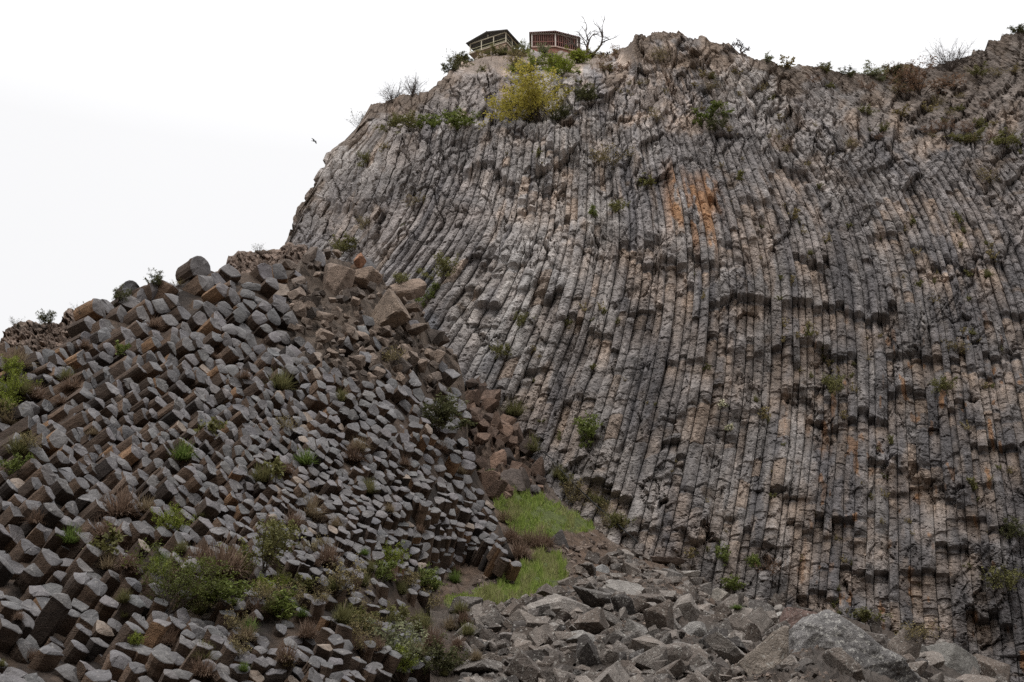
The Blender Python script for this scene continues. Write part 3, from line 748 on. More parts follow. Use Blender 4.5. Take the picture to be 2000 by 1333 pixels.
vis = (pts[:, 0] > -30) & (pts[:, 1] < 1365)
bz = brown_zone(pts[:, 0], pts[:, 1])
veg = sstep(.15, .4, np.exp(-((pts[:, 0]-420)/190)**2-((pts[:, 1]-1140-(pts[:, 0]-420)*.28)/48)**2) + np.exp(-((pts[:, 0]-760)/160)**2-((pts[:, 1]-1190)/70)**2)*.75)
stubs = []; brown_rocks = []
for i in range(len(pts)):
    px, py = pts[i]
    if py > spur_top(px) + 3 and px < 905 + (py-860)*.42 + 40*(py < 860):
        if random.random() < bz[i]*.92: brown_rocks.append(i); continue
        if random.random() < veg[i]*.5: continue
        if py > 1075 and float(in_grass(px, py)) > .3: continue
        r = stub(i)
        if r is not None: stubs.append((prad[i] if (0 < px < 1000 and py < 1333) else 0, i, r))
stubs.sort(key=lambda t: -t[0])
rest = Acc()
def zone_column(px, py):
    z = []
    if py > 1080 and px < 240: return ('large brown-sided basalt column stub with grey end, near the bottom left corner', 'large column stubs at the bottom left')
    if py > 1050: return ('dark basalt column stub with cracked grey end, low on the spur below the bushes', 'column stubs low on the spur')
    if py > 840: return ('grey-ended basalt column stub leaning right, packed on the middle left of the spur', 'column stubs on the middle left of the spur')
    if py < 640 and px > 150: return ('big blocky basalt column end with tan side, just under the ridge of the spur', 'blocky column ends under the ridge')
    if px < 260: return ('slanting basalt column stub with long flat end, on the upper left of the spur', 'slanting column stubs at the upper left')
    return ('rounded grey basalt column end, packed face-on in the upper middle of the spur', 'column ends in the upper middle of the spur')
for k, (w, i, (V, F, sc, VC, FC, cc, c0)) in enumerate(stubs):
    if k < 300 and w > 0:
        a = Acc(); a.add(V, F, sc, 0); a.add(VC, FC, cc, 1)
        o = a.build('basalt_column', [M_SIDE, M_CAP], origin=c0)
        lb_, gr = zone_column(*pts[i]); tag(o, lb_, 'basalt column', gr, 'thing')
    else:
        rest.add(V, F, sc, 0); rest.add(VC, FC, cc, 1)
tag(rest.build('column_field', [M_SIDE, M_CAP]), 'packed field of smaller grey basalt column ends covering the spur', 'column field', kind='stuff')

# ================================================================== 4. LOOSE ROCK
RUB = Acc()
rock_items = []                     # (screen size, px, py, Y, size m, colour, shape, zone)
BR1 = np.array([.19, .145, .115]); GR1 = np.array([.205, .185, .168]); DK1 = np.array([.070, .062, .058])
for i in brown_rocks:
    px, py = pts[i]
    for q in range(2):
        x = px+random.gauss(0, 9); y = py+random.gauss(0, 8)
        if y < spur_top(x)+3: continue
        spx = prad[i]*random.choice([.4, .5, .65, .8, 1.15])
        rock_items.append([spx, x, y, float(spur_Y(x, y))+.3, spx, lerp(DK1, np.array([.25, .19, .15]), random.random()**.7)*random.uniform(.8, 1.2), (1, random.uniform(.5, .9), random.uniform(.45, .9)), 'spur'])
# gully jumble of dark brown rock
for k in range(150):
    x = random.uniform(905, 1060); y = random.uniform(750, 985)
    if y < ground_top(x)-4 or x > 925+(y-740)*.75 or x < 895+(y-800)*.28: continue
    spx = random.choice([10, 14, 18, 26, 34])
    rock_items.append([spx, x, y, float(ground_Y(x, y))-.5, spx, lerp(np.array([.085, .065, .055]), np.array([.20, .13, .095]), random.random())*random.uniform(.8, 1.2), (1, .8, random.uniform(.5, .9)), 'gully'])
# the scree
def scree_mask(x, y):
    if y < ground_top(x)-2 or y > 1372: return 0
    left = 872 + 18*math.sin(y/40)
    e = np.interp(x, [900, 950, 1050, 1110, 1160, 1250, 1350, 1450, 1600, 2000], [1225, 1215, 1190, 1165, 1110, 1100, 1115, 1165, 1212, 1345])
    if x < left: return 0
    return float(sstep(-30, 26, y-e))
n_s = 0; tries = 0
occ = []
while tries < 40000 and n_s < 2300:
    tries += 1
    x = random.uniform(900, 1960); y = random.uniform(1085, 1372)
    m_ = scree_mask(x, y)
    if random.random() > m_: continue
    base_s = np.interp(y, [1080, 1180, 1260, 1333, 1375], [12, 23, 31, 36, 40])
    s = base_s*random.choice([.5, .6, .75, .9, 1.1, 1.35, 1.7, 2.1 if random.random() < .4 else .8])
    bad = False
    for (ox_, oy_, os_) in occ:
        if (ox_-x)**2 + ((oy_-y)*1.35)**2 < ((os_+s)*.5*.50)**2: bad = True; break
    if bad: continue
    occ.append((x, y, s)); n_s += 1
    c = lerp(DK1*.9, GR1*1.5, random.random()**1.5); c = lerp(c, BR1*1.2, random.random()*.5)*.86
    rock_items.append([s, x, y, float(ground_Y(x, y)), s, c, (1.15, random.uniform(.7, 1), random.uniform(.5, .85)), 'scree'])
# patches of smaller broken stone over the upper slope
for k in range(4200):
    x = random.uniform(900, 1650); y = random.uniform(1020, 1345)
    if y < ground_top(x)-2 or y > 1345: continue
    g_ = float(in_grass(x, y))
    if g_ > .2 and random.random() < .88: continue
    if x < 1075 - 0 and y < 1130: continue
    if x < 930: continue
    s = random.choice([3, 4, 4, 5, 6, 8, 11])
    RUBc = lerp(np.array([.13, .10, .085]), np.array([.27, .21, .17]), random.random())
    Yq = float(ground_Y(x, y)); p = P3(x, y, Yq); sz = s*.5*float(mpp(x, y, Yq))
    v_, f_ = block(sz*1.25, (1, 1, .7)); RUB.add(v_+p+np.array([0, 0, sz*.1+.25*0]), f_, RUBc)
tag(RUB.build('gravel', M_BOULD2), 'brown gravel and small stones spread over the gully slope', 'gravel', kind='stuff')
# hand-placed large blocks: px, py, width px, shape, colour, label, seed
BIG = [
 (1672, 1285, 128, (1.0, 1.0, 1.0), (.17, .16, .155), 'huge lichen-speckled grey boulder, the largest block at the foot of the cliff', 31, M_HUGE),
 (1560, 1240, 62, (1.1, .9, .85), (.16, .11, .095), 'reddish brown block wedged against the left side of the huge lichen-speckled boulder', 12, M_BOULD),
 (1496, 1308, 64, (1.0, .8, 1.0), (.26, .22, .185), 'tall tan-faced block in front of and left of the huge lichen-speckled boulder', 13, M_BOULD),
 (1852, 1298, 58, (1.2, .9, .75), (.20, .19, .175), 'rounded pale grey boulder with a dark slit, right of the huge lichen-speckled boulder', 14, M_BOULD),
 (1768, 1268, 42, (1.2, .8, .6), (.13, .12, .11), 'dark flat-topped boulder behind the right shoulder of the huge lichen-speckled boulder', 15, M_BOULD),
 (1402, 1172, 26, (1.1, .8, 1.0), (.30, .27, .235), 'pale square block standing alone at the upper edge of the scree beside the cliff foot', 16, M_BOULD),
 (1338, 1123, 24, (1.5, .8, .55), (.36, .33, .30), 'pale flat slab on the upper right edge of the scree', 17, M_BOULD),
 (1172, 1118, 24, (1.1, .8, 1.0), (.24, .235, .23), 'pointed grey block at the top of the scree below the gravel', 18, M_BOULD),
 (1230, 1160, 40, (1.1, .8, .8), (.29, .27, .25), 'broad pale grey block in the upper middle of the scree', 19, M_BOULD),
 (1130, 1252, 40, (1.5, .9, .6), (.23, .215, .20), 'long low grey block in the left half of the scree', 20, M_BOULD),
 (955, 1292, 28, (1.3, .9, .6), (.27, .235, .205), 'smooth pale brown boulder at the lower left end of the scree', 21, M_BOULD),
 (985, 1248, 28, (1.4, .9, .6), (.22, .195, .18), 'flat-topped grey boulder at the left end of the scree', 22, M_BOULD),
 (1245, 1238, 36, (1, .8, 1.0), (.20, .185, .17), 'lichen-spotted upright block in the centre of the scree', 23, M_BOULD),
 (1355, 1240, 40, (1.2, .8, .9), (.25, .235, .22), 'light grey angular block right of the centre of the scree', 24, M_BOULD),
 (1520, 1212, 36, (1.5, .8, .6), (.32, .30, .275), 'pale lichen-covered slab just left of the huge boulder, against the cliff foot', 25, M_BOULD),
 (1092, 1058, 24, (1, .8, 1.1), (.10, .09, .085), 'dark upright rock between the two grass patches', 26, M_BOULD2),
 (1290, 1098, 34, (2.0, .8, .4), (.155, .12, .10), 'long brown slab lying at the top right of the gravel slope', 27, M_BOULD2),
 (655, 542, 46, (.85, .8, 1.2), (.22, .165, .13), 'tall brown block standing at the crest of the spur beside the cliff', 28, M_BOULD2),
 (703, 512, 17, (1.2, .8, .8), (.30, .16, .10), 'small rust-orange block right of the tall brown block on the crest', 29, M_BOULD2),
 (715, 545, 34, (1.2, .8, .8), (.27, .20, .155), 'tan slab right of and below the tall brown block on the crest', 30, M_BOULD2),
 (758, 618, 50, (1.1, .8, 1.0), (.24, .185, .145), 'large cracked tan slab on the right edge of the spur', 32, M_BOULD2),
 (783, 568, 32, (1.2, .8, .8), (.28, .21, .165), 'pale tan block leaning on the right edge of the spur near the crest', 33, M_BOULD2),
 (985, 895, 30, (1, .8, 1.1), (.06, .048, .043), 'dark brown block in the gully right of the spur', 34, M_BOULD2),
 (990, 945, 30, (1.3, .8, .8), (.10, .08, .07), 'folded dark rock at the bottom of the gully above the grass', 35, M_BOULD2),
 (1042, 960, 20, (1, .8, .9), (.14, .125, .12), 'grey cube-like block at the top edge of the green grass', 36, M_BOULD2),
 (442, 850, 0, (1, 1, 1), (.1, .1, .1), '', 0, None)]
def keep(x, y, s):
    for b in BIG[:-1]:
        if abs(x-b[0]) < b[2]*.75 and abs(y-b[1]) < b[2]*.62 and s > 8: return False
    return True
rock_items = [r for r in rock_items if keep(r[1], r[2], r[0]) or random.random() < .12]
for (px, py, w, shp, c, lb_, sd, mt) in BIG[:-1]:
    Y = float(spur_Y(px, py)) if px < 880 else float(ground_Y(px, py))
    Y -= (5 if w >= 100 else .4)
    s = w*float(mpp(px, py, Y)); p = P3(px, py, Y)
    sub = 6 if w >= 100 else (5 if w > 40 else 4)
    HUGE = [(.63, -.12, .77, .36), (-.5, -.1, .86, .83), (-1, -.1, .1, .93), (.15, -1, .35, .50), (-.6, -.8, -.1, .72), (.6, -.75, -.25, .70), (0, 1, 0, .75), (0, 0, -1, 1.1), (1, 0, 0, 1.0),
            (-.2, -.75, .65, .66), (.5, -.5, .7, .47), (.3, -.9, -.3, .62), (.7, .3, .66, .42), (-.3, .6, .74, .8), (-.8, -.4, .5, .86), (.9, -.3, .3, .86)]
    if w < 100: s *= .84
    v_, f_ = rock(s, sub, 10, sd, (1, 1, 1), .10 if w > 60 else .05, planes_=HUGE if w >= 100 else None)
    v_ = v_*np.array(shp)
    if w >= 100:                     # ledges and pits on the great block
        o_ = v_/s; rn = fbm(o_[:, 0]*2.2+o_[:, 2]*1.5, o_[:, 1]*2.2, o_[:, 2]*5-o_[:, 0]*2.5, 300, 6)
        st_p = np.floor((o_[:, 2]*.8+o_[:, 0]*.5+.12*rn)*5)
        v_ = v_*(1+.07*rn+.045*(hsh(st_p, 3, 301)-.5))[:, None]
    a = Acc(); a.add(v_+p, f_, np.array(c)); o = a.build('boulder', mt, origin=p)
    tag(o, lb_, 'boulder', 'large single blocks')
rock_items.sort(key=lambda r: -r[0])
left = Acc(); left_b = Acc()
ZL = {'spur': ('angular brown block in the broken rubble across the top right of the spur', 'brown blocks at the top right of the spur'),
      'gully': ('dark brown angular block in the gully between spur and cliff', 'dark brown blocks in the gully')}
def scree_zone(x, y):
    if x < 1130: return ('angular grey boulder in the left part of the scree below the grass', 'boulders in the left part of the scree')
    if x < 1330 and y < 1220: return ('angular grey boulder high in the middle of the scree', 'boulders high in the middle of the scree')
    if x < 1330: return ('angular dark grey boulder low in the middle of the scree', 'boulders low in the middle of the scree')
    if x < 1540: return ('lichen-flecked grey boulder in the right part of the scree, left of the huge one', 'boulders in the right part of the scree')
    return ('small grey boulder lying around the huge lichen-speckled one', 'boulders around the huge one')
nb = 0
for (spx, x, y, Y, s, c, shp, z) in rock_items:
    sz = s*.5*float(mpp(x, y, Y))*1.30; p = P3(x, y, Y) + np.array([0, -.25, .35])*sz
    mt = M_BOULD if z == 'scree' else M_BOULD2
    invis = not (0 < x < 2000 and y < 1333)
    if spx > 30 and random.random() < .7: v_, f_ = rock(sz, 5, random.choice([8, 9, 10]), None, shp, .07)
    else: v_, f_ = block(sz, shp)
    if nb < 275 and not invis:
        a = Acc(); a.add(v_+p, f_, c); o = a.build('boulder', mt, origin=p)
        lb_, gr = ZL[z] if z in ZL else scree_zone(x, y)
        tag(o, lb_, 'boulder', gr); nb += 1
    else:
        (left if z == 'scree' else left_b).add(v_+p, f_, c)
tag(left.build('rubble', M_BOULD), 'smaller grey broken stones filling the scree between the boulders', 'rubble', kind='stuff')
tag(left_b.build('rubble', M_BOULD2), 'small brown broken stones on the spur and in the gully', 'rubble', kind='stuff')

# ================================================================== 5. RAY PLACEMENT
bpy.context.view_layer.update()
DG = bpy.context.evaluated_depsgraph_get()
ORG = Vector((0, 0, CAMZ))
def hit(px, py):
    rx, rz = ray(px, py)
    ok, loc, nor, idx, ob, _ = SC.ray_cast(DG, ORG, Vector((float(rx), 1, float(rz))).normalized())
    return (np.array(loc[:]), ob.name) if ok else (None, None)
def hit_down(px, py, lim=40):
    for k in range(lim):
        p, nme = hit(px, py+k)
        if p is not None: return p, py+k
    return None, py

# ================================================================== 6. PLANTS
def tube(a, pts_, r0, r1, col, n=3):
    pts_ = np.array(pts_); m = len(pts_)
    d = np.gradient(pts_, axis=0); d /= np.linalg.norm(d, axis=1, keepdims=True)+1e-9
    u = np.cross(d, [.31, .17, .93]); u /= np.linalg.norm(u, axis=1, keepdims=True)+1e-9; w = np.cross(d, u)
    r = np.linspace(r0, r1, m)[:, None]
    ang = np.linspace(0, 2*math.pi, n, endpoint=False)
    V = np.stack([pts_+r*(math.cos(t)*u+math.sin(t)*w) for t in ang], 1).reshape(-1, 3)
    F = np.array([[i*n+k, i*n+(k+1) % n, (i+1)*n+(k+1) % n, (i+1)*n+k] for i in range(m-1) for k in range(n)])
    a.add(V, F, col)
def wander(p, d, length, steps, curl, rg, up=0.0):
    out = [np.array(p)]; d = np.array(d, float)
    for k in range(steps):
        d = d + rg.normal(0, curl, 3) + np.array([0, 0, up]); d /= np.linalg.norm(d)
        out.append(out[-1] + d*length/steps)
    return out, d
def leaves(a, pos, size, cols, rg, flat=.5):
    n = len(pos)
    q = rg.normal(size=(n, 3)); q[:, 2] = np.abs(q[:, 2])+flat; q /= np.linalg.norm(q, axis=1, keepdims=True)
    t = np.cross(q, rg.normal(size=(n, 3))); t /= np.linalg.norm(t, axis=1, keepdims=True)
    b = np.cross(q, t)
    s_ = size*rg.uniform(.6, 1.3, (n, 1))
    V = np.stack([pos-t*s_, pos+b*s_*.45, pos+t*s_, pos-b*s_*.45], 1).reshape(-1, 3)
    F = np.arange(4*n).reshape(n, 4)
    a.add(V, F, np.repeat(cols, 4, axis=0))
def bush_mesh(seed, nstem=9, nleaf=1400, lsize=.03, c1=(.07, .09, .025), c2=(.14, .17, .05), spread=1.0, bare=.2, twig=(.12, .09, .07), hollow=.25, squash=1.0, tr=.012):
    """height about 1, width about 1: returns (branches mesh, foliage mesh)"""
    rg = np.random.default_rng(seed); A = Acc(); B = Acc(); tips = []
    for k in range(nstem):
        an = rg.uniform(0, 6.283); el = rg.uniform(.15, 1.0)
        d = np.array([math.cos(an)*spread*(1-el*.75), math.sin(an)*spread*(1-el*.75), .35+el*.6]); d /= np.linalg.norm(d)
        ln = rg.uniform(.55, .95)
        main, dd = wander((rg.normal(0, .03), rg.normal(0, .03), -.08), d, ln, 6, .10, rg, .03)
        tube(A, main, tr, tr*.35, twig)
        for j in range(2, 7):
            for q in range(2):
                sd = dd + rg.normal(0, .55, 3); sd /= np.linalg.norm(sd)
                tw, d2 = wander(main[j], sd, rg.uniform(.14, .34), 3, .2, rg, .05)
                tube(A, tw, tr*.4, tr*.15, twig)
                tips.append((tw[1], tw[-1])); 
                for z in range(2):
                    t3, _ = wander(tw[rg.integers(1, 4)], sd+rg.normal(0, .6, 3), rg.uniform(.06, .15), 2, .2, rg)
                    tube(A, t3, tr*.25, tr*.1, twig); tips.append((t3[0], t3[-1]))
    tips = np.array(tips)
    if nleaf:
        i = rg.integers(0, len(tips), nleaf); t = rg.uniform(.2, 1.1, (nleaf, 1))
        pos = tips[i, 0]*(1-t)+tips[i, 1]*t + rg.normal(0, .035, (nleaf, 3))
        keep_ = np.linalg.norm(pos*np.array([1, 1, .8]), axis=1) > rg.uniform(0, hollow*2, nleaf)
        pos = pos[keep_]; m = len(pos)
        w = (hsh(i[keep_], 3, seed)*.6 + .4*rg.random(m))[:, None]
        cols = lerp(np.array(c1), np.array(c2), w)*rg.uniform(.8, 1.2, (m, 1))
        leaves(B, pos, lsize*1.55, cols*np.array([1.42, 1.32, 1.2]), rg)
    me = A.mesh('branches', M_TWIG); 
    mf = B.mesh('foliage', M_LEAF) if nleaf else None
    return me, mf
def tuft_mesh(seed, n=420, c1=(.17, .13, .08), c2=(.33, .26, .17), droop=.6, w=.016, ln=.85):
    rg = np.random.default_rng(seed); a = Acc()
    an = rg.uniform(0, 6.283, n); el = rg.uniform(.1, 1, n); L_ = rg.uniform(.4, 1, n)*ln
    root = np.stack([rg.normal(0, .10, n), rg.normal(0, .10, n), np.full(n, -.05)], -1)
    out_ = np.stack([np.cos(an), np.sin(an), np.zeros(n)], -1); side = np.stack([-np.sin(an), np.cos(an), np.zeros(n)], -1)
    V = []
    for k, t in enumerate((0, .4, .75, 1.0)):
        h = L_*t*(.35+.65*el) - droop*L_*t*t*(1-el)*.8
        r = L_*t*(1.05-.75*el)
        ww = w*(1-t*.85)
        c = root + out_*r[:, None] + np.stack([np.zeros(n), np.zeros(n), h], -1)
        V.append(np.stack([c-side*ww, c+side*ww], 1))
    V = np.stack(V, 1).reshape(n, 8, 3)
    F = np.concatenate([np.arange(n)[:, None]*8+np.array([2*k, 2*k+1, 2*k+3, 2*k+2])[None] for k in range(3)])
    cols = lerp(np.array(c1), np.array(c2), rg.random((n, 1)))*rg.uniform(.8, 1.15, (n, 1))
    a.add(V.reshape(-1, 3), F, np.repeat(cols, 8, axis=0))
    return a.mesh('blades', M_LEAF)
OLIVE = dict(c1=(.075, .08, .030), c2=(.17, .175, .075)); GREEN = dict(c1=(.07, .095, .026), c2=(.17, .215, .065)); DARKG = dict(c1=(.045, .052, .026), c2=(.11, .12, .06))
GREYG = dict(c1=(.10, .12, .07), c2=(.22, .24, .15)); YEL = dict(c1=(.21, .205, .045), c2=(.42, .385, .10)); RUST = dict(c1=(.11, .075, .052), c2=(.20, .135, .10)); DRYG = dict(c1=(.13, .115, .055), c2=(.25, .22, .12))
TM = {}
def T(kind, n=3):
    """meshes of one kind of plant, a few variants"""
    if kind in TM: return TM[kind]
    K = []
    for q in range(n):
        sd = sum(map(ord, kind))*7+q
        if kind == 'bigbush': K.append(bush_mesh(sd, 16, 8000, .013, c1=(.04, .05, .014), c2=(.11, .135, .035), hollow=.42, tr=.008))
        elif kind == 'yellowtree': K.append(bush_mesh(sd, 30, 15000, .015, **YEL, hollow=.44, tr=.007, twig=(.17, .12, .09)))
        elif kind == 'olive': K.append(bush_mesh(sd, 10, 2200, .028, **OLIVE, hollow=.2))
        elif kind == 'green': K.append(bush_mesh(sd, 10, 2000, .034, **GREEN, hollow=.15))
        elif kind == 'dark': K.append(bush_mesh(sd, 10, 2600, .026, **DARKG, hollow=.1))
        elif kind == 'lime': K.append(bush_mesh(sd, 14, 3200, .022, c1=(.09, .115, .02), c2=(.20, .25, .045), hollow=.1, squash=1))
        elif kind == 'grey': K.append(bush_mesh(sd, 12, 2400, .026, **GREYG, hollow=.2))
        elif kind == 'rust': K.append(bush_mesh(sd, 14, 1500, .022, **RUST, hollow=.2, twig=(.22, .13, .08)))
        elif kind == 'dryg': K.append(bush_mesh(sd, 14, 900, .024, **DRYG, hollow=.1, twig=(.17, .12, .085)))
        elif kind == 'smallolive': K.append(bush_mesh(sd, 5, 230, .085, **OLIVE, hollow=.05, tr=.02))
        elif kind == 'smallgreen': K.append(bush_mesh(sd, 5, 220, .09, **GREEN, hollow=.05, tr=.02))
        elif kind == 'smalldry': K.append(bush_mesh(sd, 7, 130, .08, **DRYG, hollow=.05, tr=.02, twig=(.17, .12, .085)))
        elif kind == 'white': K.append(bush_mesh(sd, 5, 240, .075, c1=(.12, .16, .06), c2=(.75, .75, .66), hollow=.05, tr=.02))
        elif kind == 'twiggy': K.append(bush_mesh(sd, 34, 0, .02, twig=(.06, .045, .045), tr=.012))
        elif kind == 'sparse': K.append(bush_mesh(sd, 12, 260, .024, **DARKG, twig=(.09, .07, .06), tr=.010))
        elif kind == 'drytuft': K.append(tuft_mesh(sd))
        elif kind == 'browntuft': K.append(tuft_mesh(sd, 520, (.13, .085, .06), (.27, .19, .14), .8, .018))
        elif kind == 'greentuft': K.append(tuft_mesh(sd, 380, (.08, .12, .03), (.20, .27, .07), .4, .022))
        elif kind == 'mixtuft': K.append(tuft_mesh(sd, 460, (.10, .105, .04), (.24, .22, .10), .5, .018))
    TM[kind] = K
    return K
NPL = 0
def plant(px, py, w, kind, label, group=None, name='shrub', cat='shrub', h=None, tilt=0.0, p=None, nvar=3, size=None, rot=None):
    """w, h in photo pixels; grows from the surface seen at (px, py)"""
    global NPL
    if p is None: p, _ = hit_down(px, py)
    if p is None: return None
    K = T(kind, nvar)[NPL % nvar]; NPL += 1
    m = float(mpp(px, py, p[1])) if size is None else size
    h = h or w*.9
    if isinstance(K, tuple):
        o = empty(name, p)
        b = bpy.data.objects.new('branches', K[0]); COL.objects.link(b); b.parent = o
        if K[1] is not None:
            f_ = bpy.data.objects.new('foliage', K[1]); COL.objects.link(f_); f_.parent = o
    else:
        o = bpy.data.objects.new(name, K); COL.objects.link(o); o.location = Vector(p)
    o.rotation_euler = (tilt, random.uniform(-.12, .12), random.uniform(0, 6.283) if rot is None else rot)
    o.scale = (w*m*.9, w*m*.9, h*m*1.15)
    tag(o, label, cat, group)
    return o
